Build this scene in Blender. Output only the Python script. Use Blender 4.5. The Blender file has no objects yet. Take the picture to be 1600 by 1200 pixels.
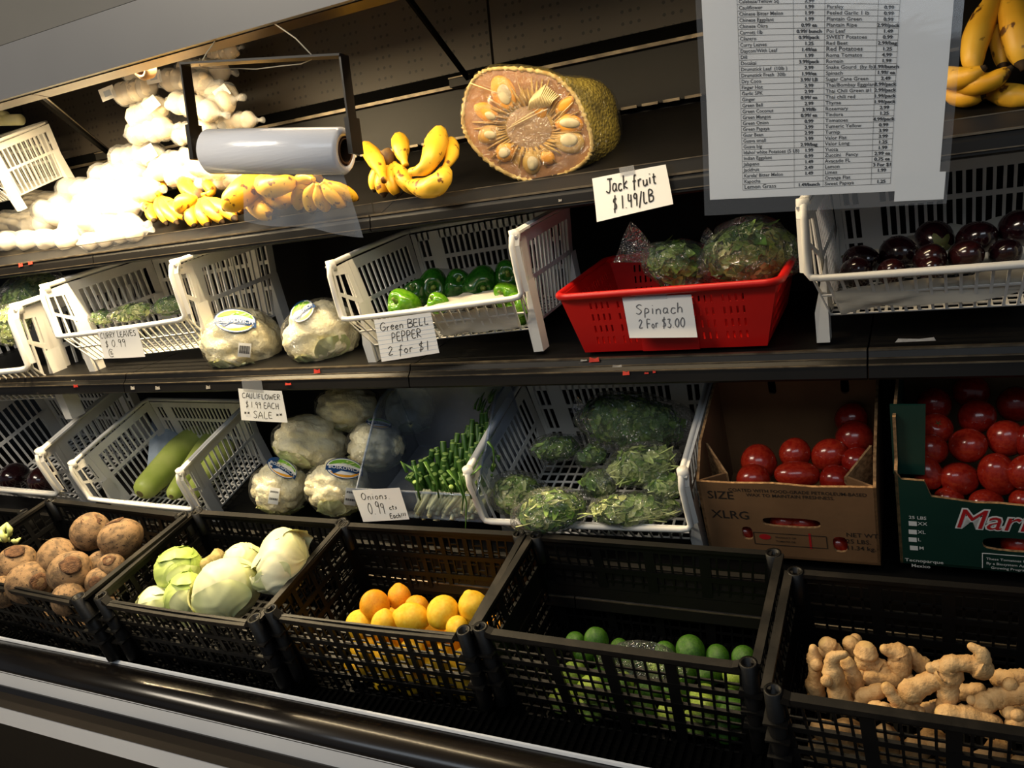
import bpy, math, random
import numpy as np
from mathutils import Matrix, Vector
from mathutils.geometry import tessellate_polygon
S = bpy.context.scene
COL = S.collection
rnd = random.Random(7)
# ------------------------------------------------------------------ camera, light, exposure
F = 1280.0
AX = np.array([[0.89072, -0.01703, -0.45423], [0.4455, -0.16574, 0.87981], [-0.09027, -0.98602, -0.14004]])
ZUP = 1.5                                   # eye height above the shop floor
cd = bpy.data.cameras.new('camera'); cam = bpy.data.objects.new('camera', cd); COL.objects.link(cam)
cd.sensor_fit = 'HORIZONTAL'; cd.sensor_width = 36.0; cd.lens = 36.0 * F / 1600.0; cd.clip_start = 0.02
cm = Matrix.Identity(4)
for i in range(3):
    cm[i][0] = AX[i][0]; cm[i][1] = -AX[i][1]; cm[i][2] = -AX[i][2]
cam.matrix_world = cm
S.camera = cam
S.view_settings.view_transform = 'Standard'; S.view_settings.look = 'None'
S.view_settings.gamma = 1.0; S.view_settings.use_curve_mapping = False
S.view_settings.exposure = 0.0
W = bpy.data.worlds.new('shop_air'); S.world = W; W.use_nodes = True
W.node_tree.nodes['Background'].inputs[0].default_value = (0.78, 0.88, 1.0, 1)
W.node_tree.nodes['Background'].inputs[1].default_value = 0.12
def area(name, loc, direction, sx, sy, power, col, spread=180):
    l = bpy.data.lights.new(name, 'AREA'); l.shape = 'RECTANGLE'; l.size = sx; l.size_y = sy
    l.energy = power; l.color = col; l.spread = math.radians(spread)
    o = bpy.data.objects.new(name, l); COL.objects.link(o); o.location = loc
    o.rotation_euler = Vector(direction).to_track_quat('-Z', 'Y').to_euler()
    return o
area('ceiling_daylight_panel', (0.2, -1.2, 1.40), (-0.25, 1, -0.62), 2.4, 1.2, 27, (0.80, 0.90, 1.0))
area('ceiling_light_panel', (-2.2, -0.4, 1.35), (0.05, 0.6, -1), 1.4, 0.5, 50, (1.0, 0.88, 0.70))
area('canopy_lamp_light', (-1.95, 1.33, 0.548), (0, 0.10, -1), 1.1, 0.03, 54, (1.0, 0.77, 0.44))
area('canopy_lamp_light.001', (-0.75, 1.33, 0.548), (0, 0.10, -1), 1.1, 0.03, 8, (1.0, 0.77, 0.46))

# ------------------------------------------------------------------ helpers: points
def ray(u, v):
    return AX @ np.array([u - 800.0, v - 600.0, F])
def at(u, v, y):
    """the place on the vertical plane at depth y that is seen in this direction"""
    r = ray(u, v); return r / r[1] * y
def mpp(p):
    """metres per pixel at a place"""
    return float(AX[:, 2] @ np.asarray(p)) / F
def on_plane(u, v, o, n):
    r = ray(u, v); return r * (np.dot(o, n) / np.dot(r, n))
SH = {}
def shelf_frame(name, y, z, deg):
    a = math.radians(deg)
    SH[name] = (np.array([0, y, z]), np.array([0, -math.sin(a), math.cos(a)]), np.array([0, math.cos(a), math.sin(a)]), deg)
shelf_frame('up', 1.52, 0.135, 27.0)
shelf_frame('mid', 1.50, -0.190, 12.0)
shelf_frame('low', 1.51, -0.665, 24.0)
shelf_frame('deck', 1.20, -0.866, 18.0)
def on_shelf(s, u, v, h=0.0):
    o, n, d, _ = SH[s]
    return on_plane(u, v, o + n * h, n)
RIGHT, DOWN, FWD = AX[:, 0], AX[:, 1], AX[:, 2]
def facing(deg=0.0, turn=0.0):
    """rotation whose x runs at this angle across the view, y away, z up"""
    a = math.radians(deg); x = RIGHT * math.cos(a) - DOWN * math.sin(a); z = RIGHT * math.sin(a) + DOWN * math.cos(a); z = -z
    y = np.cross(z, x)
    if turn:
        t = math.radians(turn); x, y = x * math.cos(t) + y * math.sin(t), y * math.cos(t) - x * math.sin(t)
    return np.stack([x, y, z], axis=1)
def rot(ax, ay, az):
    return np.array(Matrix.Rotation(az, 3, 'Z') @ Matrix.Rotation(ay, 3, 'Y') @ Matrix.Rotation(ax, 3, 'X'))
def rrot(r=rnd):
    return rot(r.uniform(0, 6.28), r.uniform(0, 6.28), r.uniform(0, 6.28))
I3 = np.eye(3)

# ------------------------------------------------------------------ helpers: mesh
class MB:
    def __init__(self):
        self.v = []; self.f = []; self.m = []; self.s = []
    def add(self, vs, fs, mi=0, smooth=False):
        b = len(self.v); self.v.extend([tuple(map(float, p)) for p in vs])
        for k, q in enumerate(fs):
            self.f.append(tuple(i + b for i in q)); self.m.append(mi[k] if isinstance(mi, list) else mi); self.s.append(smooth)
    def hexa(self, c, mi=0):
        self.add(c, [(0, 3, 2, 1), (4, 5, 6, 7), (0, 1, 5, 4), (1, 2, 6, 5), (2, 3, 7, 6), (3, 0, 4, 7)], mi)
    def box(self, c, s, R=I3, mi=0):
        c = np.asarray(c, float); h = np.asarray(s, float) / 2
        self.hexa([c + R @ (h * np.array(k)) for k in ((-1, -1, -1), (1, -1, -1), (1, 1, -1), (-1, 1, -1), (-1, -1, 1), (1, -1, 1), (1, 1, 1), (-1, 1, 1))], mi)
    def bar(self, p0, p1, w, t, up=(0, 0, 1), mi=0):
        p0, p1 = np.asarray(p0, float), np.asarray(p1, float); d = p1 - p0; L = np.linalg.norm(d); d = d / L
        x = np.cross(d, np.asarray(up, float)); x /= np.linalg.norm(x); z = np.cross(x, d)
        self.box((p0 + p1) / 2, (w, L, t), np.stack([x, d, z], 1), mi)
    def slab(self, q, u0, u1, v0, v1, t, mi=0):
        q = [np.asarray(p, float) for p in q]
        B = lambda u, v: (q[0] * (1 - u) + q[1] * u) * (1 - v) + (q[3] * (1 - u) + q[2] * u) * v
        n = np.cross(q[1] - q[0], q[3] - q[0]); n = n / np.linalg.norm(n) * t / 2
        c = [B(u0, v0), B(u1, v0), B(u1, v1), B(u0, v1)]
        self.hexa([p - n for p in c] + [p + n for p in c], mi)
    def tube(self, pts, rad, n=10, mi=0, caps=True, smooth=True, flat=1.0, up=None):
        pts = [np.asarray(p, float) for p in pts]; k = len(pts)
        if not hasattr(rad, '__len__'): rad = [rad] * k
        vs = []; a = None
        for i, p in enumerate(pts):
            t = pts[min(i + 1, k - 1)] - pts[max(i - 1, 0)]; t = t / (np.linalg.norm(t) + 1e-12)
            if a is None:
                a = np.asarray(up, float) if up is not None else np.array([0.31, 0.17, 0.93])
                if abs(a @ t) > 0.95: a = np.array([1.0, 0.1, 0])
            a = a - t * (a @ t); a /= np.linalg.norm(a); b = np.cross(t, a)
            for j in range(n):
                w = 2 * math.pi * j / n
                vs.append(p + rad[i] * (a * math.cos(w) * flat + b * math.sin(w)))
        fs = []; ms = []
        for i in range(k - 1):
            for j in range(n):
                fs.append((i * n + j, i * n + (j + 1) % n, (i + 1) * n + (j + 1) % n, (i + 1) * n + j)); ms.append(mi[i] if isinstance(mi, list) else mi)
        if caps:
            fs.append(tuple(range(n - 1, -1, -1))); ms.append(mi[0] if isinstance(mi, list) else mi)
            fs.append(tuple((k - 1) * n + j for j in range(n))); ms.append(mi[-1] if isinstance(mi, list) else mi)
        self.add(vs, fs, ms, smooth)
    def grid(self, fn, nu, nv, mi=0, smooth=True, wrap=False):
        vs = [fn(i / (nu if wrap else nu - 1), j / (nv - 1)) for j in range(nv) for i in range(nu)]
        fs = []
        for j in range(nv - 1):
            for i in range(nu if wrap else nu - 1):
                k = (i + 1) % nu
                fs.append((j * nu + i, j * nu + k, (j + 1) * nu + k, (j + 1) * nu + i))
        self.add(vs, fs, mi, smooth)
    def ball(self, c=(0, 0, 0), r=(1, 1, 1), nl=14, nm=20, fn=None, R=I3, mi=0):
        """closed ball, poles on z; fn(unit directions N x 3) gives the radius factors"""
        if not hasattr(r, '__len__'): r = (r, r, r)
        d = [(0, 0, 1)]
        for i in range(1, nl):
            th = math.pi * i / nl
            for j in range(nm):
                ph = 2 * math.pi * j / nm
                d.append((math.sin(th) * math.cos(ph), math.sin(th) * math.sin(ph), math.cos(th)))
        d.append((0, 0, -1)); d = np.array(d)
        k = fn(d) if fn is not None else np.ones(len(d))
        P = d * k[:, None] if k.ndim == 1 else k
        P = (P * np.asarray(r)) @ np.asarray(R).T + np.asarray(c, float)
        fs = []
        for j in range(nm): fs.append((0, 1 + j, 1 + (j + 1) % nm))
        for i in range(nl - 2):
            a = 1 + i * nm; b = a + nm
            for j in range(nm): fs.append((a + j, b + j, b + (j + 1) % nm, a + (j + 1) % nm))
        a = 1 + (nl - 2) * nm; e = len(d) - 1
        for j in range(nm): fs.append((a + j, e, a + (j + 1) % nm))
        self.add(P, fs, mi, True)
    def plate(self, outer, holes, o, ex, ey, t, mi=0, mi_edge=None):
        """flat board with real holes: 2-D outlines on the axes ex, ey at o, thickness t"""
        loops = [outer] + list(holes); n = np.cross(ex, ey); n = n / np.linalg.norm(n)
        tris = tessellate_polygon([[Vector((p[0], p[1], 0)) for p in lp] for lp in loops])
        flat = [p for lp in loops for p in lp]
        w = lambda p, k: np.asarray(o) + np.asarray(ex) * p[0] + np.asarray(ey) * p[1] + n * k
        N = len(flat); vs = [w(p, 0) for p in flat] + [w(p, -t) for p in flat]
        fs = [tuple(q) for q in tris] + [tuple(i + N for i in reversed(q)) for q in tris]
        ms = [mi] * len(fs); b = 0
        for lp in loops:
            L = len(lp)
            for i in range(L):
                j = (i + 1) % L; fs.append((b + i, b + j, b + j + N, b + i + N)); ms.append(mi if mi_edge is None else mi_edge)
            b += L
        self.add(vs, fs, ms)
    def mesh(self, name, mats, origin=None):
        me = bpy.data.meshes.new(name)
        v = np.array(self.v)
        if origin is not None: v = v - np.asarray(origin)
        me.from_pydata(v.tolist(), [], self.f)
        for m in (mats if isinstance(mats, (list, tuple)) else [mats]): me.materials.append(m)
        me.polygons.foreach_set('material_index', self.m); me.polygons.foreach_set('use_smooth', self.s)
        me.update()
        return me
def link(name, me, parent=None, loc=None):
    o = bpy.data.objects.new(name, me); COL.objects.link(o)
    if parent is not None: o.parent = parent
    if loc is not None: o.location = loc
    return o
ORG = {}
def tag(o, label=None, cat=None, group=None, kind=None):
    if label: o['label'] = label
    if cat: o['category'] = cat
    if group: o['group'] = group
    if kind: o['kind'] = kind
    return o
def empty(name, loc, label, cat, group=None):
    o = link(name, None, None, tuple(map(float, loc))); ORG[o.name] = np.asarray(loc, float)
    o.empty_display_size = 0.02
    return tag(o, label, cat, group)
def build(mb, name, mats, parent=None, org=None):
    """link the collected mesh as one object; world coordinates in, origin at the parent's base or at org"""
    if parent is not None:
        base = ORG[parent.name]; me = mb.mesh(name, mats, base); o = link(name, me, parent); ORG[o.name] = base
    else:
        org = np.mean(np.array(mb.v), 0) if org is None else np.asarray(org, float)
        me = mb.mesh(name, mats, org); o = link(name, me, None, tuple(org)); ORG[o.name] = org
    return o
def place(o, loc, R=I3, sc=(1, 1, 1)):
    m = Matrix.Identity(4)
    if not hasattr(sc, '__len__'): sc = (sc, sc, sc)
    for i in range(3):
        for j in range(3): m[i][j] = R[i][j] * sc[j]
        m[i][3] = loc[i]
    o.matrix_world = m
    return o
def children(o): return [c for c in bpy.data.objects if c.parent == o]
TREE = {}
def copy_tree(root):
    """a thing, its parts and their sub-parts"""
    if root.name not in TREE:
        ch = {}
        for c in bpy.data.objects:
            if c.parent is not None: ch.setdefault(c.parent.name, []).append(c)
        TREE[root.name] = [(c, list(ch.get(c.name, []))) for c in ch.get(root.name, [])]
    r = root.copy(); COL.objects.link(r)
    for c, gs in TREE[root.name]:
        d = c.copy(); d.parent = r; COL.objects.link(d)
        for g in gs:
            e = g.copy(); e.parent = d; COL.objects.link(e)
    return r

# ------------------------------------------------------------------ materials
def lin(c):
    return tuple(((x / 12.92) if x <= 0.04045 else ((x + 0.055) / 1.055) ** 2.4) for x in [k / 255 for k in c]) + (1,)
def mat(name, c, c2=None, rough=0.5, scale=12, bump=0.0, bscale=60, spec=0.5, metal=0, coat=0, sss=0, lo=0.35, hi=0.65,
        spots=None, sscale=40, sth=0.62, detail=4, kind='noise', trans=0, ior=1.45, stretch=None):
    m = bpy.data.materials.new(name); m.use_nodes = True; nt = m.node_tree; N = nt.nodes; L = nt.links
    b = N['Principled BSDF']; b.inputs['Roughness'].default_value = rough; b.inputs['Metallic'].default_value = metal
    b.inputs['Specular IOR Level'].default_value = spec; b.inputs['Coat Weight'].default_value = coat; b.inputs['Coat Roughness'].default_value = 0.12
    b.inputs['IOR'].default_value = ior
    if sss: b.inputs['Subsurface Weight'].default_value = sss; b.inputs['Subsurface Radius'].default_value = (0.02, 0.012, 0.006); b.inputs['Subsurface Scale'].default_value = 0.4
    if trans: b.inputs['Transmission Weight'].default_value = trans
    b.inputs['Base Color'].default_value = lin(c)
    tc = N.new('ShaderNodeTexCoord'); vec = tc.outputs['Object']
    if stretch:
        mp = N.new('ShaderNodeMapping'); mp.inputs['Scale'].default_value = stretch; L.new(vec, mp.inputs[0]); vec = mp.outputs[0]
    col = None
    if c2 is not None:
        t = N.new('ShaderNodeTexNoise'); t.inputs['Scale'].default_value = scale; t.inputs['Detail'].default_value = detail; L.new(vec, t.inputs['Vector'])
        r = N.new('ShaderNodeValToRGB'); r.color_ramp.elements[0].position = lo; r.color_ramp.elements[1].position = hi
        r.color_ramp.elements[0].color = lin(c); r.color_ramp.elements[1].color = lin(c2)
        L.new(t.outputs['Fac'], r.inputs[0]); col = r.outputs[0]
    if spots is not None:
        t = N.new('ShaderNodeTexNoise'); t.inputs['Scale'].default_value = sscale; t.inputs['Detail'].default_value = 5; L.new(vec, t.inputs['Vector'])
        r = N.new('ShaderNodeValToRGB'); r.color_ramp.elements[0].position = sth; r.color_ramp.elements[1].position = sth + 0.05
        r.color_ramp.elements[0].color = (0, 0, 0, 1); r.color_ramp.elements[1].color = (1, 1, 1, 1); L.new(t.outputs['Fac'], r.inputs[0])
        x = N.new('ShaderNodeMixRGB'); L.new(r.outputs[0], x.inputs[0]); x.inputs[2].default_value = lin(spots)
        if col is not None: L.new(col, x.inputs[1])
        else: x.inputs[1].default_value = lin(c)
        col = x.outputs[0]
    if col is not None: L.new(col, b.inputs['Base Color'])
    if bump:
        if kind == 'voronoi':
            t = N.new('ShaderNodeTexVoronoi'); t.inputs['Scale'].default_value = bscale; out = t.outputs['Distance']
        elif kind == 'wave':
            t = N.new('ShaderNodeTexWave'); t.inputs['Scale'].default_value = bscale; t.inputs['Distortion'].default_value = 3; out = t.outputs['Fac']
        else:
            t = N.new('ShaderNodeTexNoise'); t.inputs['Scale'].default_value = bscale; t.inputs['Detail'].default_value = 4; out = t.outputs['Fac']
        L.new(vec, t.inputs['Vector'])
        bp = N.new('ShaderNodeBump'); bp.inputs['Strength'].default_value = bump; bp.inputs['Distance'].default_value = 0.004
        L.new(out, bp.inputs['Height']); L.new(bp.outputs[0], b.inputs['Normal'])
    return m
def film(name, gloss=0.25, milk=0.06, tint=(1, 1, 1), rough=0.12, bump=0.6, bscale=30, crease=False):
    """thin clear plastic: mostly seen through, crinkled glints, a little milkiness"""
    m = bpy.data.materials.new(name); m.use_nodes = True; nt = m.node_tree; N = nt.nodes; L = nt.links
    for n in list(N):
        if n.type != 'OUTPUT_MATERIAL': N.remove(n)
    out = [n for n in N if n.type == 'OUTPUT_MATERIAL'][0]
    tr = N.new('ShaderNodeBsdfTransparent'); tr.inputs[0].default_value = (*tint, 1)
    gl = N.new('ShaderNodeBsdfGlossy'); gl.inputs['Roughness'].default_value = rough
    di = N.new('ShaderNodeBsdfDiffuse'); di.inputs[0].default_value = (0.85, 0.87, 0.9, 1)
    lw = N.new('ShaderNodeLayerWeight'); lw.inputs[0].default_value = 0.35
    mul = N.new('ShaderNodeMath'); mul.operation = 'MULTIPLY_ADD'; mul.inputs[1].default_value = gloss * 2.0; mul.inputs[2].default_value = gloss * 0.25
    L.new(lw.outputs['Fresnel'], mul.inputs[0])
    tc = N.new('ShaderNodeTexCoord'); t = N.new('ShaderNodeTexNoise'); t.inputs['Scale'].default_value = bscale; t.inputs['Detail'].default_value = 3
    t.inputs['Distortion'].default_value = 1.5
    L.new(tc.outputs['Object'], t.inputs['Vector'])
    hgt = t.outputs['Fac']
    if crease:
        vo = N.new('ShaderNodeTexVoronoi'); vo.feature = 'DISTANCE_TO_EDGE'; vo.inputs['Scale'].default_value = bscale
        wp = N.new('ShaderNodeMixRGB'); wp.inputs[0].default_value = 0.12; L.new(tc.outputs['Object'], wp.inputs[1]); L.new(t.outputs['Color'], wp.inputs[2]); L.new(wp.outputs[0], vo.inputs['Vector'])
        sm = N.new('ShaderNodeMath'); sm.operation = 'MULTIPLY_ADD'; sm.inputs[1].default_value = 1.6; L.new(vo.outputs['Distance'], sm.inputs[0]); L.new(t.outputs['Fac'], sm.inputs[2]); hgt = sm.outputs[0]
    bp = N.new('ShaderNodeBump'); bp.inputs['Strength'].default_value = bump; bp.inputs['Distance'].default_value = 0.01
    L.new(hgt, bp.inputs['Height']); L.new(bp.outputs[0], gl.inputs['Normal']); L.new(bp.outputs[0], lw.inputs['Normal'])
    a = N.new('ShaderNodeMixShader'); a.inputs[0].default_value = milk; L.new(tr.outputs[0], a.inputs[1]); L.new(di.outputs[0], a.inputs[2])
    c = N.new('ShaderNodeMixShader'); L.new(mul.outputs[0], c.inputs[0]); L.new(a.outputs[0], c.inputs[1]); L.new(gl.outputs[0], c.inputs[2])
    L.new(c.outputs[0], out.inputs[0])
    return m
def glow(name, col, k):
    m = bpy.data.materials.new(name); m.use_nodes = True; b = m.node_tree.nodes['Principled BSDF']
    b.inputs['Emission Color'].default_value = (*col, 1); b.inputs['Emission Strength'].default_value = k; return m
M = dict(
    black=mat('black_painted_metal', (11, 10, 9), (15, 13, 12), 0.5, 6, 0.05, 90, spec=0.25), deckblack=mat('dull_black_grille', (7, 7, 7), rough=0.9, spec=0.02),
    blackrail=mat('black_rail_plastic', (10, 9, 9), (17, 15, 13), 0.45, 5, spec=0.3, spots=(60, 53, 47), sscale=25, sth=0.73),
    steel=mat('worn_edge_metal', (104, 94, 78), (70, 62, 52), 0.4, 30, metal=0.6),
    bumper=mat('dark_bumper', (20, 17, 15), (26, 22, 19), 0.24, 4, 0.03, 200, coat=0.3),
    whitetrim=mat('white_trim', (238, 240, 242), (230, 232, 235), 0.4, 3),
    canopy=mat('canopy_grey_enamel', (106, 107, 110), (100, 101, 104), 0.42, 2),
    canopydark=mat('canopy_dark_grey', (84, 83, 81), (78, 78, 76), 0.55, 2),
    canopybrown=mat('canopy_bronze_underside', (54, 38, 26), (38, 27, 19), 0.35, 9, metal=0.55),
    whiteplastic=mat('white_basket_plastic', (226, 224, 219), (214, 212, 206), 0.42, 5, 0.04, 150, sss=0),
    blackplastic=mat('black_crate_plastic', (5, 5, 6), (9, 9, 9), 0.45, 8, 0.06, 120, spec=0.3),
    blackworn=mat('black_crate_rim_worn', (14, 13, 12), (44, 40, 35), 0.5, 14, 0.1, 90, lo=0.5, hi=0.8, spec=0.3),
    red=mat('red_crate_plastic', (196, 20, 16), (176, 14, 12), 0.4, 6, 0.03, 100),
    paper=mat('white_card', (236, 235, 232), (226, 226, 226), 0.7, 4),
    ink=mat('black_marker_ink', (18, 17, 17), rough=0.6),
    inkgrey=mat('grey_pencil_ink', (96, 96, 100), rough=0.7),
    inkprint=mat('printer_ink', (30, 30, 34), rough=0.6),
    ruled=mat('blue_ruled_line', (176, 188, 205), rough=0.7),
    tape=film('clear_tape', 0.3, 0.22, bump=0.2),
    film=film('cling_film', 0.17, 0.015, bump=0.8, bscale=22, crease=True, rough=.10),
    bagfilm=film('produce_bag_film', 0.30, 0.03, bump=1.0, bscale=24, crease=True, rough=.09),
    sheet=film('hanging_bag_sheet', 0.16, 0.17, rough=0.2, bump=0.25, bscale=14),
    laminate=film('laminating_pouch', 0.07, 0.045, rough=0.10, bump=0.12, bscale=9),
    guard=film('clear_shelf_guard', 0.06, 0.008, rough=0.08, bump=0.0),
    bin=film('translucent_blue_bin', 0.12, 0.06, tint=(0.74, 0.80, 0.90), rough=0.25, bump=0.1),
    roll=mat('rolled_plastic_bags', (248, 248, 252), (238, 240, 248), 0.22, 4, 0.12, 40, coat=0.5, stretch=(0.3, 6, 6)),
    card=mat('brown_cardboard', (128, 93, 60), (114, 82, 52), 0.8, 10, 0.08, 120),
    cardedge=mat('cardboard_cut_edge', (168, 130, 88), (110, 80, 50), 0.85, 130),
    greenbox=mat('dark_green_carton', (24, 58, 48), (20, 50, 42), 0.38, 6),
    greenboxin=mat('carton_inside', (116, 92, 64), (98, 76, 52), 0.8, 10),
    cartonred=mat('carton_red_print', (176, 32, 36), rough=0.5),
    cartonwhite=mat('carton_white_print', (226, 226, 222), rough=0.5),
    boxprint=mat('carton_black_print', (38, 30, 24), rough=0.7),
    lemon=mat('lemon_peel', (236, 182, 24), (244, 202, 56), 0.42, 9, 0.35, 260, sss=0.08, kind='voronoi'),
    lemondark=mat('lemon_peel_deep', (228, 148, 18), (238, 170, 30), 0.42, 12, 0.35, 260, spots=(190, 104, 20), sscale=22, sth=0.66, kind='voronoi'),
    lime=mat('lime_peel', (38, 80, 16), (68, 112, 28), 0.36, 16, 0.3, 260, kind='voronoi'),
    limebright=mat('lime_peel_light', (132, 172, 56), (176, 200, 96), 0.38, 16, 0.3, 260, kind='voronoi'),
    tomato=mat('tomato_skin', (142, 26, 16), (164, 46, 26), 0.22, 10, coat=0.4),
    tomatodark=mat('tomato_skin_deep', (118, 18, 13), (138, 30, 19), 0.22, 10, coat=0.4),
    calyx=mat('dry_calyx', (70, 72, 34), (96, 84, 46), 0.8, 40),
    eggplant=mat('eggplant_skin', (20, 7, 12), (36, 11, 16), 0.16, 9, coat=0.7),
    eggplantred=mat('eggplant_skin_reddish', (48, 17, 18), (30, 10, 13), 0.18, 9, coat=0.6),
    eggcap=mat('eggplant_cap', (62, 78, 30), (84, 74, 40), 0.6, 30),
    pepper=mat('green_pepper_skin', (22, 70, 16), (34, 88, 20), 0.2, 10, coat=0.5),
    pepperlight=mat('light_green_pepper_skin', (78, 140, 20), (112, 166, 36), 0.2, 10, coat=0.5),
    stem=mat('pepper_stem', (92, 118, 44), (120, 132, 60), 0.6, 40),
    squash=mat('squash_skin', (178, 196, 90), (202, 212, 116), 0.4, 14, 0.06, 120),
    squashstem=mat('squash_end', (120, 112, 66), (90, 80, 44), 0.8, 50),
    cabbage=mat('cabbage_leaf', (196, 208, 130), (226, 230, 172), 0.5, 9, 0.4, 16, kind='noise', stretch=(1, 1, 0.35)),
    cabbagepale=mat('pale_cabbage_leaf', (216, 220, 158), (238, 236, 200), 0.5, 9, 0.4, 16, kind='noise', stretch=(1, 1, 0.35)),
    cabbagegreen=mat('green_cabbage_leaf', (160, 190, 84), (196, 212, 124), 0.48, 9, 0.4, 16, kind='noise', stretch=(1, 1, 0.35)),
    stump=mat('cut_stalk', (176, 160, 104), (150, 134, 84), 0.8, 60, 0.5, 120),
    cauli=mat('cauliflower_curd', (250, 243, 212), (238, 226, 184), 0.75, 30, 0.7, 150),
    caulileaf=mat('cauliflower_leaf', (188, 200, 132), (226, 224, 178), 0.5, 14, 0.3, 30),
    lblue=mat('label_blue', (24, 62, 110), rough=0.4), lgreen=mat('label_green', (96, 150, 44), (120, 176, 60), 0.4, 20),
    lorange=mat('label_orange', (232, 150, 28), (240, 176, 60), 0.4, 20), lwhite=mat('label_white', (232, 232, 230), rough=0.4),
    root=mat('brown_root_skin', (146, 116, 82), (96, 76, 54), 0.65, 5, 0.5, 60, lo=0.42, hi=0.62, spots=(54, 36, 27), sscale=14, sth=0.61, stretch=(1, 1, 1.6)),
    rootdark=mat('dark_root_skin', (112, 84, 62), (90, 68, 56), 0.6, 12, 0.3, 60, spots=(48, 34, 28), sscale=20, sth=0.6),
    scar=mat('root_crown_scar', (66, 44, 31), (112, 80, 55), 0.9, 9, 0.9, 40),
    ginger=mat('ginger_skin', (222, 182, 126), (186, 142, 88), 0.65, 34, 0.9, 110, stretch=(1, 1, 1)),
    gingercut=mat('ginger_knob_end', (222, 186, 124), (200, 160, 100), 0.7, 40),
    banana=mat('banana_peel', (226, 168, 34), (234, 188, 58), 0.42, 10, spots=(112, 70, 18), sscale=52, sth=0.60),
    bananadull=mat('ripe_banana_peel', (222, 160, 34), (232, 182, 58), 0.45, 10, spots=(96, 58, 18), sscale=34, sth=0.59),
    bananatip=mat('banana_tip', (48, 34, 20), (74, 54, 28), 0.8, 60),
    bananastem=mat('banana_crown', (110, 84, 40), (72, 52, 34), 0.8, 40),
    garlic=mat('garlic_skin', (236, 226, 204), (222, 206, 180), 0.55, 18, 0.3, 60, stretch=(3, 3, 0.6)),
    net=film('garlic_net', 0.10, 0.22, bump=1.0, bscale=120),
    kraft=mat('tan_paper_bag', (196, 166, 132), (176, 144, 110), 0.7, 20, 0.6, 30),
    jackrind=mat('jackfruit_rind', (186, 164, 64), (116, 102, 40), 0.6, 14, 1.0, 150, kind='voronoi'),
    jackflesh=mat('jackfruit_flesh', (134, 98, 68), (160, 112, 60), 0.55, 16, 0.5, 60),
    jackrim=mat('jackfruit_rim', (206, 182, 120), (160, 130, 70), 0.7, 60, 0.5, 90),
    jackpod=mat('jackfruit_pod', (222, 162, 54), (208, 138, 44), 0.45, 22, 0.3, 40),
    jackpodpale=mat('jackfruit_pale_pod', (186, 152, 74), (160, 120, 60), 0.45, 22, 0.3, 40),
    jackseed=mat('jackfruit_seed', (192, 180, 146), (166, 150, 116), 0.45, 24),
    jackcore=mat('jackfruit_core', (164, 134, 100), (146, 116, 84), 0.7, 50, 0.7, 120, stretch=(1, 1, 1)),
    fibre=mat('jackfruit_fibre', (222, 200, 146), rough=0.5),
    leaf=mat('green_leaf', (108, 150, 52), (160, 188, 92), 0.5, 30),
    leafdark=mat('dark_green_leaf', (62, 104, 42), (104, 142, 68), 0.5, 30),
    leafpale=mat('pale_green_leaf', (180, 202, 112), (224, 230, 160), 0.5, 30),
    leafcore=mat('packed_leaves', (80, 112, 44), (136, 162, 80), 0.6, 24, 1.0, 50),
    onion=mat('green_onion_leaf', (46, 86, 28), (80, 118, 44), 0.42, 20, stretch=(1, 1, 0.2)),
    onionin=mat('green_onion_cut', (150, 180, 92), rough=0.5),
    onionwhite=mat('green_onion_white', (222, 220, 180), (206, 204, 150), 0.4, 20),
    rubber=mat('yellow_band', (206, 160, 50), rough=0.5),
    wire=mat('white_string', (206, 196, 172), rough=0.7),
    bracket=mat('black_bracket', (17, 15, 13), (27, 22, 18), 0.4, 14, spots=(88, 66, 42), sscale=16, sth=0.68),
    cardcore=mat('roll_core', (120, 78, 46), (96, 62, 38), 0.8, 30),
    floor=mat('shop_floor', (120, 112, 104), (104, 98, 92), 0.4, 3),
    wallpaint=mat('shop_wall', (170, 166, 158), (160, 156, 150), 0.8, 2),
    ceil=mat('shop_ceiling', (150, 150, 148), (140, 140, 138), 0.9, 2),
    redbit=mat('torn_red_sticker', (206, 66, 48), (180, 40, 30), 0.6, 60), greybit=mat('torn_white_sticker', (168, 164, 158), (120, 116, 110), 0.6, 60),
    lamp=glow('lamp_tube', (1.0, 0.86, 0.62), 6.0),
    liner=mat('white_liner_paper', (206, 200, 186), (190, 184, 170), 0.75, 8, 0.5, 14),
    bluetray=mat('pale_liner_plastic', (176, 190, 206), (160, 174, 190), 0.4, 6),
)
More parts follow.
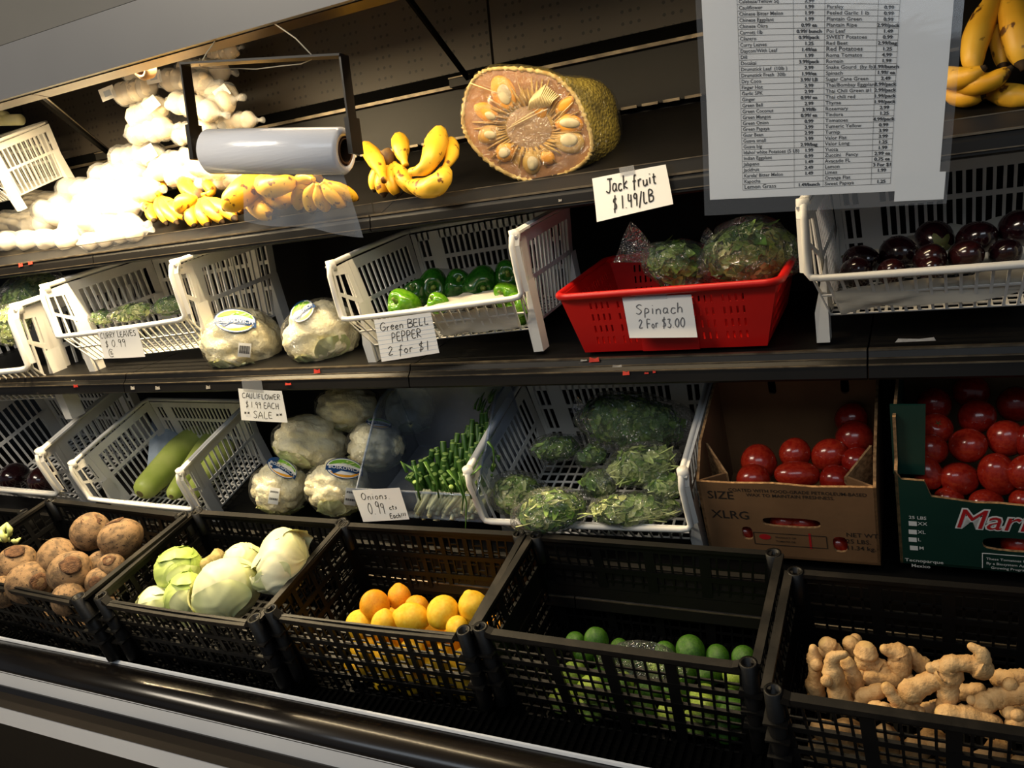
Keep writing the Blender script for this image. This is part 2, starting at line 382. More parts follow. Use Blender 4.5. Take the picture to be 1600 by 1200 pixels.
# pegboard: small round holes in groups of columns
def pegboard():
    m = mat('pegboard_black_panel', (50, 44, 38), (42, 37, 32), 0.55, 3); nt = m.node_tree; N = nt.nodes; L = nt.links
    b = N['Principled BSDF']; src = b.inputs['Base Color'].links[0].from_socket
    tc = N.new('ShaderNodeTexCoord'); sp = N.new('ShaderNodeSeparateXYZ'); L.new(tc.outputs['Object'], sp.inputs[0])
    def mth(op, a, bb=None, c=None):
        n = N.new('ShaderNodeMath'); n.operation = op
        for i, x in enumerate((a, bb, c)):
            if x is None: continue
            if isinstance(x, (int, float)): n.inputs[i].default_value = x
            else: L.new(x, n.inputs[i])
        return n.outputs[0]
    fx = mth('SUBTRACT', mth('FRACT', mth('MULTIPLY', sp.outputs['X'], 1 / 0.0195)), 0.5)
    fz = mth('SUBTRACT', mth('FRACT', mth('MULTIPLY_ADD', sp.outputs['Z'], 1 / 0.0265, mth('MULTIPLY', sp.outputs['X'], 0.0))), 0.5)
    d = mth('SQRT', mth('ADD', mth('POWER', mth('MULTIPLY', fx, 0.0195), 2), mth('POWER', mth('MULTIPLY', fz, 0.0265), 2)))
    hole = mth('LESS_THAN', d, 0.0040)
    grp = mth('LESS_THAN', mth('FRACT', mth('MULTIPLY', sp.outputs['X'], 1 / 0.0975)), 0.6)
    msk = mth('MULTIPLY', hole, grp)
    x = N.new('ShaderNodeMixRGB'); L.new(msk, x.inputs[0]); L.new(src, x.inputs[1]); x.inputs[2].default_value = (0.002, 0.002, 0.002, 1)
    L.new(x.outputs[0], b.inputs['Base Color'])
    return m
M['peg'] = pegboard()

# ------------------------------------------------------------------ lettering
TEXTS = {}
def want_text(*strings):
    for s in strings: TEXTS.setdefault(s, None)
def make_texts():
    obs = []
    for s in TEXTS:
        cu = bpy.data.curves.new('lettering_source', 'FONT'); cu.body = s[1] if isinstance(s, tuple) else s; cu.resolution_u = 2
        if isinstance(s, tuple): cu.shear = s[2]; cu.offset = s[3]
        else: cu.offset = 0.008
        o = bpy.data.objects.new('lettering_source', cu); COL.objects.link(o); obs.append((s, o))
    bpy.context.view_layer.update(); dg = bpy.context.evaluated_depsgraph_get()
    for s, o in obs:
        ev = o.evaluated_get(dg); me = ev.to_mesh()
        TEXTS[s] = (np.array([v.co[:2] for v in me.vertices]).reshape(-1, 2), [tuple(p.vertices) for p in me.polygons])
        ev.to_mesh_clear()
    for s, o in obs:
        cu = o.data; bpy.data.objects.remove(o); bpy.data.curves.remove(cu)
def set_text(mb, s, fn, x, y, h, align='l', mi=0, wide=1.0):
    """printed text: fn maps sheet coordinates to space; h is the letter size"""
    V, Fs = TEXTS[s]
    if not len(V): return
    w = (V[:, 0].max()) * h * wide
    x0 = x if align == 'l' else (x - w / 2 if align == 'c' else x - w)
    mb.add([fn(x0 + p[0] * h * wide, y + p[1] * h) for p in V], Fs, mi)
GL = {}
def _g(s):
    for ln in s.strip().split('\n'):
        ch, w, d = ln.split(' ', 2)
        GL[ch] = (float(w), [[tuple(map(float, p.split(','))) for p in st.split()] for st in d.split(';')])
_g('''A .7 0,0 .35,1 .7,0;.12,.35 .6,.4
B .6 .05,0 .05,1 .45,.95 .5,.7 .1,.55 .55,.45 .55,.1 .05,0
C .7 .65,.9 .4,1 .1,.75 .05,.3 .25,0 .6,.1
E .55 .5,.95 .08,.95 .08,.05 .55,.05;.08,.52 .45,.55
F .55 .5,.95 .08,.95 .08,0;.08,.5 .42,.52
G .75 .68,.85 .4,1 .08,.7 .08,.25 .35,0 .65,.2 .65,.45 .4,.45
H .65 .08,0 .08,1;.58,0 .58,1;.08,.5 .58,.52
I .3 .15,0 .15,1
J .6 .2,.98 .75,.95;.5,.95 .48,.15 .3,-.05 .05,.12
L .55 .1,1 .08,.05 .5,.05
O .7 .35,1 .08,.7 .08,.25 .35,0 .62,.3 .62,.7 .35,1
P .6 .1,-.15 .1,1 .5,.95 .52,.6 .1,.45
R .6 .08,0 .1,1 .5,.92 .48,.6 .1,.5 .6,.0
S .6 .55,.9 .3,1 .08,.78 .3,.55 .52,.3 .3,0 .03,.12
U .65 .05,1 .08,.2 .3,0 .52,.2 .55,1
V .65 .02,1 .3,0 .62,1
W .9 .02,1 .2,0 .45,.7 .65,0 .88,1
Y .6 .02,1 .3,.5;.6,1 .3,.5 .22,0
a .5 .42,.5 .15,.55 .05,.2 .2,0 .4,.2 .42,.5 .42,.1 .52,0
c .42 .4,.48 .15,.52 .05,.2 .2,0 .42,.1
e .45 .05,.28 .4,.35 .3,.55 .08,.4 .08,.1 .25,0 .45,.12
f .4 .42,.95 .25,1 .18,.6 .14,-.25;.0,.5 .38,.52
h .48 .06,0 .06,1;.06,.35 .25,.55 .4,.4 .42,0
i .22 .1,0 .1,.5;.1,.75 .12,.8
k .48 .08,0 .08,1;.42,.55 .1,.25 .45,0
n .48 .06,0 .06,.52;.06,.35 .25,.52 .4,.4 .42,0
o .45 .22,.5 .05,.25 .22,0 .4,.25 .22,.5
p .48 .06,-.4 .08,.5 .35,.5 .4,.2 .1,.05
r .38 .06,0 .06,.52;.06,.35 .2,.52 .36,.48
s .38 .34,.48 .1,.45 .3,.2 .05,.02
t .36 .16,.85 .16,.08 .34,.05;.0,.55 .36,.58
u .5 .05,.5 .08,.08 .25,0 .42,.2 .42,.5 .45,0
0 .6 .3,1 .06,.65 .06,.25 .3,0 .52,.3 .5,.8 .3,1
1 .35 .18,1 .16,0
2 .6 .06,.8 .3,1 .48,.75 .06,.05 .56,.08
3 .55 .06,.9 .4,.95 .25,.55 .5,.3 .3,0 .03,.1
4 .6 .12,1 .08,.45 .55,.5;.45,.9 .42,-.1
9 .55 .47,.86 .28,1 .08,.8 .2,.58 .4,.64 .47,.86 .44,.4 .42,-.05
. .25 .1,.0 .13,.04
$ .6 .5,.85 .25,.9 .1,.7 .45,.4 .4,.15 .08,.12;.34,1.15 .2,-.15
/ .45 .02,-.2 .4,1.1
* .35 .05,.5 .32,.85;.05,.85 .32,.5;.02,.68 .35,.68
! .25 .12,1 .1,.3;.1,.05 .12,.0
@ .8 .55,.35 .35,.3 .3,.65 .5,.7 .55,.3 .75,.35;.75,.9 .3,1.1 -.02,.7 .05,.1 .4,-.15 .8,.0
# .6 .2,0 .25,1;.4,0 .45,1;.02,.35 .6,.4;.02,.65 .6,.7''')
def scrawl(mb, s, fn, x, y, h, wd=0.0011, slant=0.12, sq=0.85, seed=1, mi=0, aspect=1.0):
    """hand lettering: flat pen strokes; fn maps card coordinates (metres) to space"""
    r = random.Random(seed); cx = x
    for ch in s:
        if ch == ' ': cx += 0.42 * h * sq; continue
        w, sts = GL[ch]; dy = r.uniform(-.05, .05) * h; k = r.uniform(0.92, 1.08)
        for st in sts:
            P = [np.array([cx + (p[0] + slant * p[1]) * h * sq * k, y + p[1] * h * k + dy]) for p in st]
            Q = [P[0]]
            for i in range(len(P) - 1):            # round the corners a little
                a = P[max(i - 1, 0)]; b = P[i]; c = P[i + 1]; d = P[min(i + 2, len(P) - 1)]
                for t in (0.33, 0.66, 1.0):
                    Q.append(0.5 * ((2 * b) + (c - a) * t + (2 * a - 5 * b + 4 * c - d) * t * t + (3 * b - a - 3 * c + d) * t ** 3))
            vs = []
            for i, q in enumerate(Q):
                t = Q[min(i + 1, len(Q) - 1)] - Q[max(i - 1, 0)]; t = t / (np.linalg.norm(t) + 1e-9); n = np.array([-t[1], t[0]]) * wd / 2
                vs += [fn(*(q + n)), fn(*(q - n))]
            mb.add(vs, [(2 * i, 2 * i + 1, 2 * i + 3, 2 * i + 2) for i in range(len(Q) - 1)], mi)
        cx += (w + 0.14) * h * sq
    return cx
# ------------------------------------------------------------------ the room
def slab_room(name, c, s, m):
    mb = MB(); mb.box(c, s); return tag(build(mb, name, m), kind='structure')
slab_room('floor', (-1.5, 0.0, -ZUP - 0.02), (9, 8, 0.04), M['floor'])
slab_room('ceiling', (-1.5, 0.0, 1.52), (9, 8, 0.04), M['ceil'])
slab_room('wall_back', (-1.5, 2.2, 0.0), (9, 0.1, 3.04), M['wallpaint'])

# ------------------------------------------------------------------ the refrigerated case
X0, X1 = -5.2, 0.95
case = empty('refrigerated_display_case', (-1.5, 1.7, -ZUP), 'long black open refrigerated produce case with three tilted shelves under a grey canopy', 'display case')
def prof(mb, pts, x0=X0, x1=X1, mi=0, smooth=False):
    """a long section: profile points (y, z) drawn along the case"""
    n = len(pts); vs = [(x0, p[0], p[1]) for p in pts] + [(x1, p[0], p[1]) for p in pts]
    mb.add(vs, [(i, (i + 1) % n, (i + 1) % n + n, i + n) for i in range(n)] + [tuple(range(n - 1, -1, -1)), tuple(range(n, 2 * n))], mi, smooth)
YW = 1.90
seam = at(765, 45, YW)[0]
xs = [X1] + [seam + 0.92 * k for k in (1, 0, -1, -2, -3, -4)] + [X0]
xs = [x for x in xs if X0 <= x <= X1]; xs = sorted(set(xs))
zb = at(900, 73, YW)[2]; zr = at(906, 95, YW)[2]; zs = at(1030, 161, YW)[2]
for a, b in zip(xs[:-1], xs[1:]):
    mb = MB(); mb.box(((a + b) / 2, YW + 0.01, (zb + 0.98) / 2), (b - a - 0.007, 0.016, 0.98 - zb)); build(mb, 'peg_panel', M['peg'], case)
    mb = MB(); mb.box(((a + b) / 2, YW + 0.004, (zr - 0.006 + zs) / 2), (b - a - 0.002, 0.012, zr - 0.006 - zs)); build(mb, 'lower_back_panel', M['black'], case)
mb = MB(); mb.box(((X0 + X1) / 2, YW + 0.035, -0.05), (X1 - X0, 0.03, 2.3)); build(mb, 'case_back', M['black'], case)
mb = MB(); prof(mb, [(YW - 0.004, zr - 0.004), (YW - 0.004, zb), (YW + 0.012, zb), (YW + 0.012, zr - 0.004)]); ch = build(mb, 'wall_channel', M['deckblack'], case)
mb = MB(); prof(mb, [(YW - 0.016, zr - 0.006), (YW - 0.016, zr + 0.002), (YW, zr + 0.002), (YW, zr - 0.006)]); build(mb, 'channel_edge', M['steel'], ch)
for u, v in ((722, 128), (164, 244), (-330, 330)):
    p = at(u, v, YW - 0.02); mb = MB(); mb.box(p + np.array([0, 0, 0.0]), (0.062, 0.022, 0.02)); mb.box(p + np.array([0, -0.012, 0.011]), (0.062, 0.006, 0.003), mi=1); build(mb, 'channel_clip', [M['black'], M['steel']], case)
# dashed slots where the top shelf meets the back
mb = MB(); k = 0; x = X0 + 0.02
while x < X1 - 0.05:
    mb.box((x + 0.022, YW - 0.008, zs), (0.038, 0.006, 0.006)); x += 0.05
tag(build(mb, 'slot_strip', M['steel'], case), kind='stuff')
# shelves: sections of deck with a price rail
def section(sname, x0, x1, depth, guard):
    o, n, d, deg = SH[sname]; mb = MB()
    a = np.array([x0, 0, 0]); b = np.array([x1, 0, 0]); q = [o + a, o + b, o + b + d * depth, o + a + d * depth]
    mb.hexa([p - n * 0.016 for p in q] + [p for p in q]); s = build(mb, 'shelf', M['black'], case)
    y, z = o[1], o[2]; mb = MB()
    if guard:
        prof(mb, [(y - 0.02, z - 0.030), (y - 0.024, z - 0.028), (y - 0.024, z - 0.006), (y - 0.020, z + 0.006), (y, z + 0.006), (y, z - 0.03)], x0, x1)
        prof(mb, [(y - 0.0265, z - 0.0235), (y - 0.0265, z - 0.0215), (y - 0.023, z - 0.0215), (y - 0.023, z - 0.0235)], x0, x1, 1)
        prof(mb, [(y - 0.0245, z + 0.003), (y - 0.0245, z + 0.0065), (y - 0.018, z + 0.0075), (y - 0.018, z + 0.003)], x0, x1, 1)
    else:
        prof(mb, [(y - 0.022, z - 0.050), (y - 0.027, z - 0.046), (y - 0.026, z - 0.022), (y - 0.018, z - 0.014), (y - 0.014, z + 0.0), (y + 0.004, z + 0.002), (y + 0.004, z - 0.050)], x0, x1)
        prof(mb, [(y - 0.020, z - 0.0155), (y - 0.020, z - 0.0135), (y - 0.0165, z - 0.0125), (y - 0.0165, z - 0.0155)], x0, x1, 1)
        prof(mb, [(y - 0.0275, z - 0.0255), (y - 0.0275, z - 0.0235), (y - 0.0245, z - 0.0215), (y - 0.0245, z - 0.0255)], x0, x1, 1)
        prof(mb, [(y - 0.0155, z - 0.002), (y - 0.0155, z + 0.001), (y - 0.008, z + 0.003), (y - 0.008, z - 0.002)], x0, x1, 1)
    build(mb, 'price_rail', [M['blackrail'], M['steel']], s)
    if guard:
        mb = MB(); g = 0.032
        prof(mb, [(y - 0.006, z + 0.004), (y - 0.008, z + g), (y - 0.0065, z + g), (y - 0.0045, z + 0.004)], x0, x1); build(mb, 'clear_guard', M['guard'], s)
        mb = MB(); prof(mb, [(y - 0.0085, z + g - 0.001), (y - 0.0085, z + g + 0.0008), (y - 0.0065, z + g + 0.0008), (y - 0.0065, z + g - 0.001)], x0, x1); build(mb, 'guard_edge', M['steel'], s)
    return s
def joints(u, v, y, w=0.92):
    x = at(u, v, y)[0]; r = []
    while x > X0: x -= w
    x += w
    while x < X1: r.append(x); x += w
    return [X0] + r + [X1]
for nm, (u, v), dep, g in (('up', (588, 345), 0.42, True), ('mid', (648, 580), 0.40, False), ('low', (900, 860), 0.36, False)):
    js = joints(u, v, SH[nm][0][1])
    for a, b in zip(js[:-1], js[1:]):
        if b - a > 0.02: section(nm, a + 0.0015, b - 0.0015, dep, g)
# raised stop behind the low shelf edge
o, n, d, _ = SH['low']
mb = MB(); prof(mb, [(o[1] - 0.026, o[2] - 0.02), (o[1] - 0.03, o[2] + 0.055), (o[1] - 0.018, o[2] + 0.06), (o[1] - 0.012, o[2] - 0.0)]); build(mb, 'low_shelf_lip', M['blackrail'], case)
# sticker remnants on the rails
r = random.Random(3)
for (u, v, w, h, c) in ((32, 414, 9, 6, 0), (47, 411, 9, 5, 0), (118, 603, 9, 5, 0), (207, 606, 8, 6, 1), (246, 606, 9, 6, 1), (325, 605, 8, 6, 1), (114, 595, 8, 3, 1), (495, 580, 11, 7, 0), (450, 600, 11, 4, 0), (928, 562, 15, 8, 0), (912, 563, 10, 3, 1), (964, 572, 14, 4, 1), (978, 583, 10, 7, 0), (1010, 583, 6, 3, 0), (1022, 581, 4, 4, 0), (875, 313, 5, 4, 1), (1430, 531, 50, 6, 1)):
    y = SH['mid'][0][1] - 0.0285 if v > 450 else SH['up'][0][1] - 0.0262
    if (u, v) in ((495, 580), (928, 562), (912, 563), (1430, 531), (114, 595)): y += 0.009
    p = at(u, v, y); k = mpp(p); mb = MB()
    pts = [(-w / 2, -h / 2), (w / 2, -h / 2.5), (w / 2.2, h / 2), (w * .1, h * .2), (-w / 2.4, h / 2)]
    mb.add([p + np.array([a * k * 1.15, 0, b * k]) for a, b in pts] + [p + np.array([a * k * 1.15, 0.0006, b * k]) for a, b in pts], [(0, 1, 2, 3, 4)] + [(i, (i + 1) % 5, (i + 1) % 5 + 5, i + 5) for i in range(5)])
    build(mb, 'sticker_remnant', M['greybit' if c else 'redbit'], case)
# canopy
yc, zc = 1.25, 0.487
mb = MB(); prof(mb, [(yc, zc + 0.002), (yc - 0.002, zc + 0.115), (yc + 0.012, zc + 0.115), (yc + 0.012, zc + 0.002)]); build(mb, 'canopy_fascia', M['canopy'], case)
mb = MB(); prof(mb, [(yc - 0.002, zc + 0.116), (yc + 0.035, zc + 0.45), (yc + 0.06, zc + 0.45), (yc + 0.03, zc + 0.116)]); build(mb, 'canopy_upper_panel', M['canopydark'], case)
js = [x for x in (X0, -3.2, at(62, 150, 1.28)[0], 0.0, X1)]
for a, b in zip(js[:-1], js[1:]):
    mb = MB(); prof(mb, [(yc + 0.012, zc), (yc + 0.055, zc), (yc + 0.06, zc + 0.008), (yc + 0.058, zc + 0.02), (yc + 0.012, zc + 0.02)], a + 0.002, b - 0.002); build(mb, 'canopy_underside', M['canopybrown'], case)
mb = MB(); prof(mb, [(yc + 0.06, zc + 0.46), (YW, zc + 0.46), (YW, zc + 0.48), (yc + 0.06, zc + 0.48)]); build(mb, 'canopy_top', M['canopydark'], case)
for a, b in ((-2.6, -1.42), (-1.32, -0.18)):
    mb = MB(); mb.box(((a + b) / 2, 1.345, 0.60), (b - a, 0.06, 0.05)); lf = build(mb, 'lamp_housing', M['whitetrim'], case)
    mb = MB(); mb.tube([(a + 0.03, 1.345, 0.566), (b - 0.03, 1.345, 0.566)], 0.009, 10); build(mb, 'lamp_tube', M['lamp'], lf)
# brace rods from the wall channel up to the canopy
for (u, v), (u2, v2), ym in (((172, 240), (60, 149), 1.31), ((731, 122), (640, 0), 1.52)):
    p = at(u, v, YW - 0.025); q = at(u2, v2, ym); 
    if ym > 1.4: q = p + (q - p) * (YW - 0.025 - 1.33) / (YW - 0.025 - ym)
    mb = MB(); w = 0.012 if ym < 1.4 else 0.006
    mb.bar(p, q, w, 0.016, (0, 0, 1)); mb.bar(p + np.array([0.5 * w + 0.001, 0, 0.004]), q + np.array([0.5 * w + 0.001, 0, 0.004]), 0.002, 0.004, (0, 0, 1), 1); build(mb, 'brace_rod', [M['deckblack'], M['steel'] if ym < 1.4 else M['deckblack']], case)
# well deck and bumper
o, n, d, _ = SH['deck']
mb = MB()
q = [np.array([X0, 0, 0]) + o - d * 0.02, np.array([X1, 0, 0]) + o - d * 0.02, np.array([X1, 0, 0]) + o + d * 0.36, np.array([X0, 0, 0]) + o + d * 0.36]
mb.hexa([p - n * 0.03 for p in q] + [p - n * 0.004 for p in q]); build(mb, 'well_deck', M['deckblack'], case)
mb = MB(); x = -2.6
while x < 0.6:
    mb.slab([np.array([x, 0, 0]) + o - d * 0.015, np.array([x + 0.006, 0, 0]) + o - d * 0.015, np.array([x + 0.006, 0, 0]) + o + d * 0.33, np.array([x, 0, 0]) + o + d * 0.33], 0, 1, 0, 1, 0.006); x += 0.016
tag(build(mb, 'deck_grille', M['deckblack'], case), kind='stuff')
mb = MB(); prof(mb, [(1.186, -0.842), (1.184, -0.833), (1.181, -0.831), (1.178, -0.833), (1.177, -0.838), (1.18, -0.842)]); build(mb, 'well_front_trim', M['whitetrim'], case)
pts = [(1.19, -0.840), (1.178, -0.8395)]
for i in range(13):
    a = math.radians(78 + i * 9); pts.append((1.152 + 0.048 * math.cos(a), -0.872 + 0.036 * math.sin(a)))
pts += [(1.1045, -0.872), (1.19, -0.872)]
mb = MB(); prof(mb, pts, smooth=True); build(mb, 'bumper_rail', M['bumper'], case)
mb = MB(); prof(mb, [(1.118, -0.872), (1.108, -0.866), (1.104, -0.872), (1.108, -0.912), (1.17, -0.912), (1.17, -0.866)]); build(mb, 'front_panel', M['whitetrim'], case)
mb = MB(); prof(mb, [(1.17, -0.912), (1.104, -0.912), (1.096, -0.922), (1.098, -0.945), (1.108, -0.976), (1.17, -0.976)]); build(mb, 'lower_rail', M['bumper'], case)
mb = MB(); prof(mb, [(1.17, -0.976), (1.110, -0.976), (1.114, -1.028), (1.17, -1.028)]); build(mb, 'lower_panel', M['whitetrim'], case)
mb = MB(); prof(mb, [(1.17, -1.028), (1.116, -1.028), (1.16, -1.2), (1.16, -1.495), (1.9, -1.495), (1.9, -1.028)]); build(mb, 'kick_panel', M['black'], case)

# ------------------------------------------------------------------ bag roll on its hanging bracket
def tri(pts, y): return [at(u, v, y) for u, v in pts]
yl, yr = 1.185, 1.225                    # left and right arm
hold = empty('bag_roll_bracket', at(430, 95, 1.2), 'black metal bracket holding the plastic bag roll, hung from the canopy by string', 'bracket')
L0, L1 = at(289, 101, yl), at(309, 246, yl); R0, R1 = at(537, 87, yr), at(556, 236, yr)
mb = MB(); mb.bar(L0, R0, 0.030, 0.004, (0.25, 0, 1)); build(mb, 'cross_bar', M['bracket'], hold)
for a, b in ((L0, L1), (R0, R1)):
    mb = MB(); mb.bar(a + np.array([0, 0, 0.002]), b, 0.004, 0.024, (0, 1, 0.1)); 
    mb.bar(a * 0.35 + b * 0.65, b + (b - a) * 0.03, 0.010, 0.032, (0, 1, 0.1)); build(mb, 'arm', M['bracket'], hold)
ax = R1 - L1; axn = ax / np.linalg.norm(ax)
ra, rb = at(326, 237, yl), at(540, 236, yr); rd = rb - ra; rl = np.linalg.norm(rd); rd = rd / rl
roll = empty('plastic_bag_roll', ra, 'white roll of clear produce bags on the black hanging bracket', 'bag roll')
rad = 0.0415
def ringtube(mb, p, q, ro, ri, n=40, mi=(0, 1, 0)):
    d = (q - p) / np.linalg.norm(q - p); a = np.cross(d, [0, 0, 1.0]); a /= np.linalg.norm(a); b = np.cross(d, a)
    C = lambda c, r, j: c + r * (a * math.cos(2 * math.pi * j / n) + b * math.sin(2 * math.pi * j / n))
    e = 0.006
    rings = [(p + d * e, ro, 0), (q - d * e, ro, 0), (q, ro - e, 2), (q, ri, 1), (p, ri, 1), (p, ro - e, 2)]
    vs = [C(c, r, j) for c, r, _ in rings for j in range(n)]; k = len(rings); fs = []; ms = []
    for i in range(k):
        for j in range(n):
            fs.append((i * n + j, i * n + (j + 1) % n, ((i + 1) % k) * n + (j + 1) % n, ((i + 1) % k) * n + j)); ms.append(0 if i in (0, 1, 2, 4, 5) else 1)
    mb.add(vs, fs, ms, True)
mb = MB(); ringtube(mb, ra, rb, rad, 0.026); build(mb, 'wound_bags', [M['roll'], M['cardcore']], roll)
mb = MB(); ringtube(mb, ra - rd * 0.001, rb + rd * 0.001, 0.0262, 0.022); build(mb, 'cardboard_core', [M['cardcore'], M['cardcore']], roll)
dn = np.cross(rd, np.cross([0, 0, -1.0], rd)); dn /= np.linalg.norm(dn)
nf = np.cross(rd, dn); nf = nf if nf[1] < 0 else -nf
s0 = ra + rd * rl * 0.27 + nf * rad * 0.15 - dn * -rad * 0.93; s1 = rb - rd * 0.002 + nf * rad * 0.15 + dn * rad * 0.93
b0, b1 = at(386, 346, 1.20), at(567, 370, 1.235)
mb = MB()
def shfn(s, t):
    p = (s0 * (1 - s) + s1 * s) * (1 - t) + (b0 * (1 - s) + b1 * s) * t
    w = 0.004 * math.sin(s * 17 + t * 2) * t + 0.006 * math.sin(s * 5.0 + 1) * t
    return p + nf * w + np.array([0, 0, -0.003 * math.sin(s * 9) * t])
mb.grid(shfn, 30, 14); build(mb, 'loose_bag_end', M['sheet'], roll)
st = MB()
ys = 1.262
st.tube([at(338, 61, ys), at(331, 72, 1.24), at(322, 84, 1.21), at(316, 96, 1.2)], 0.0011, 6)
st.tube([at(312, 92, 1.18), at(318, 97, 1.205), at(311, 102, 1.185), at(317, 106, 1.205), at(340, 108, 1.2), at(372, 107, 1.205), at(400, 108, 1.207), at(440, 103, 1.21), at(470, 100, 1.215), at(487, 93, 1.218)], 0.0009, 6)
st.tube([at(427, 36, ys), at(445, 48, 1.245), at(462, 60, 1.235), at(487, 86, 1.22)], 0.0012, 6)
tag(build(st, 'hanging_string', M['wire']), 'pale string tying the bag roll bracket to the canopy', 'string')
# tape roll hung by the canopy
c = at(232, 99, 1.36); mb = MB()
tn = np.array([-0.1, -0.8, -0.3]); tn /= np.linalg.norm(tn)
ringtube(mb, c, c + tn * 0.03, 0.031, 0.019, 28); tag(build(mb, 'tape_roll', [M['kraft'], M['cardcore']]), 'pale paper tape roll tucked under the canopy above the garlic', 'tape roll')
# tubes poking out at the left
# ------------------------------------------------------------------ laminated price list
LEFT = [('Calabaza/Yellow Sq', '2.99'), ('Cauliflower', '1.99'), ('Chinese Bitter Melon', '1.99'), ('Chinese Eggplant', '1.99'), ('Chinese Okra', '0.99 ea'), ('Carrott 1lb', '0.99/ bunch'), ('Cilantro', '0.99/pack'), ('Curry Leaves', '1.25'), ('Daycon/With Leaf', '1.49/ea'), ('Dill', '1.99'), ('Dosakai', '3.99/pack'), ('Drumstick Leaf  (10lb )', '2.99'), ('Drumstick Fresh  30lb', '1.99/ea'), ('Dry Coco', '3.99/ LB'), ('Finger Hot', '2.99'), ('Garlic 5PK', '2.99'), ('Ginger', '0.99/ ea'), ('Green Bell', '2.99'), ('Green Coconut', '3.99/lb'), ('Green Mangos', '0.99/ ea'), ('Green Onion', '0.99'), ('Green Papaya', '3.99'), ('Guar Bean', '2.99'), ('Guava small', '3.99'), ('Guava big', '2.99/bag'), ('Idaho/ white Potatoes (5 LB)', '1.99'), ('Indian Eggplant', '0.99'), ('Jalapeno', '1.49'), ('Jackfruit', '2.49'), ('Karela/ Bitter Melon', '1.49'), ('Kapocha', ''), ('Lemon Grass', '1.49/bunch')]
LEFT = [(a, b) for a, b in LEFT]
RIGHTC = [('Parsley', '0.99'), ('Peeled Garlic 1 lb', '0.99'), ('Plantain Green', '0.99'), ('Plantain Ripe', '2.99/pack'), ('Poi Leaf', '1.49'), ('SWEET Potatoes', '0.99'), ('Red Beet', '2.99/bag'), ('Red Potatoes', '1.25'), ('Roma Tomatos', '4.99'), ('Romain', '1.99'), ('Snake Gourd  (by lb)', '1.99/bunch'), ('Spinach', '1.99/ ea'), ('Sugar Cane Green', '2.49'), ('Thai/Bombay Eggplant', '2.99/pack'), ('Thai Chili Green #1', '2.99/pack'), ('Thai chili red', '1.99/pack'), ('Thyme', '1.99/pack'), ('Rosemary', '2.99'), ('Tindora', '1.25'), ('Tomatoes', '4.99/pack'), ('Tumeric Yellow', '0.99'), ('Turnip', '3.99'), ('Valor Flat', '3.99'), ('Valor Long', '1.25'), ('Yucca', '1.99'), ('Zuccini   Fancy', '2.99 ea'), ('Avacado FL', '0.75 ea'), ('Lemon', '3 For $1'), ('Limes', '1.99'), ('Orange Flat', ''), ('Sweet Papaya', '1.25')]
for a, b in LEFT + RIGHTC: want_text(a, b)
BOXT = dict(size='SIZE', wax1='COATED WITH FOOD-GRADE PETROLEUM-BASED', wax2='WAX TO MAINTAIN FRESHNESS.', xl='XLRG', n1='NET WT.', n2='25 LBS.', n3='11.34 kg.', lbs='25 LBS', a='XX', b='XL', c='L', d='M', tec='Tecnoparque', tec2='Mexico', t1='These Tomatoes Have Been', t2='By a Biosystem Approved', t3='Growing Program', g1='TOMATES DE', g2='PRODUCT OF')
want_text(*[t for t in BOXT.values()])
MARR = ('x', 'Marr', 0.25, 0.0); MARRO = ('o', 'Marr', 0.25, 0.045)
want_text(MARR, MARRO, 'BOSKOVICH')
make_texts()

ysn = 1.10
P_ = lambda u, v: at(u, v, ysn)
sign = empty('laminated_price_list', P_(1295, 320), 'large laminated printed produce price list hanging in front of the right shelves', 'sign')
# sheet frame: s across, t up; corner places of the pouch
q00, q10 = P_(1101, 337), P_(1479, 318); ptl, ptr = P_(1087, 0), P_(1507, 0)
ext = 1.42
q01 = q00 + (ptl - q00) * ext; q11 = q10 + (ptr - q10) * ext
def sheet(s, t, k=0.0):
    p = (q00 * (1 - s) + q10 * s) * (1 - t) + (q01 * (1 - s) + q11 * s) * t
    return p + np.array([0, -k - 0.010 * math.sin(math.pi * min(max(s, 0), 1)) * (0.3 + t) + 0.004 * math.sin(5 * t + 3 * s), 0])
mb = MB(); mb.grid(lambda s, t: sheet(s, t, 0.0012), 16, 16); mb.grid(lambda s, t: sheet(s, t, -0.0012), 16, 16); build(mb, 'laminating_pouch', M['laminate'], sign)
def st_of(u, v):
    p = P_(u, v); s, t = 0.5, 0.3
    for _ in range(30):
        g = sheet(s, t)[[0, 2]]; gs = (sheet(s + 1e-3, t)[[0, 2]] - g) / 1e-3; gt = (sheet(s, t + 1e-3)[[0, 2]] - g) / 1e-3
        ds = np.linalg.solve(np.stack([gs, gt], 1), p[[0, 2]] - g); s += ds[0]; t += ds[1]
    return s, t
s0p, t0p = st_of(1109, 314); s1p, t1p = st_of(1480, 297)
mb = MB(); mb.grid(lambda s, t: sheet(s0p + (0.965 - s0p) * s, t0p + 0.004 + (0.93 - t0p) * t, 0.0), 16, 16); build(mb, 'printed_paper', M['paper'], sign)
# white patch at the corner
sa, ta = st_of(1397, 315); sb, tb = st_of(1478, 268)
mb = MB(); mb.grid(lambda s, t: sheet(sa + (sb - sa) * s, ta + (tb - ta) * t, 0.0005), 4, 4); build(mb, 'white_patch', M['lwhite'], sign)
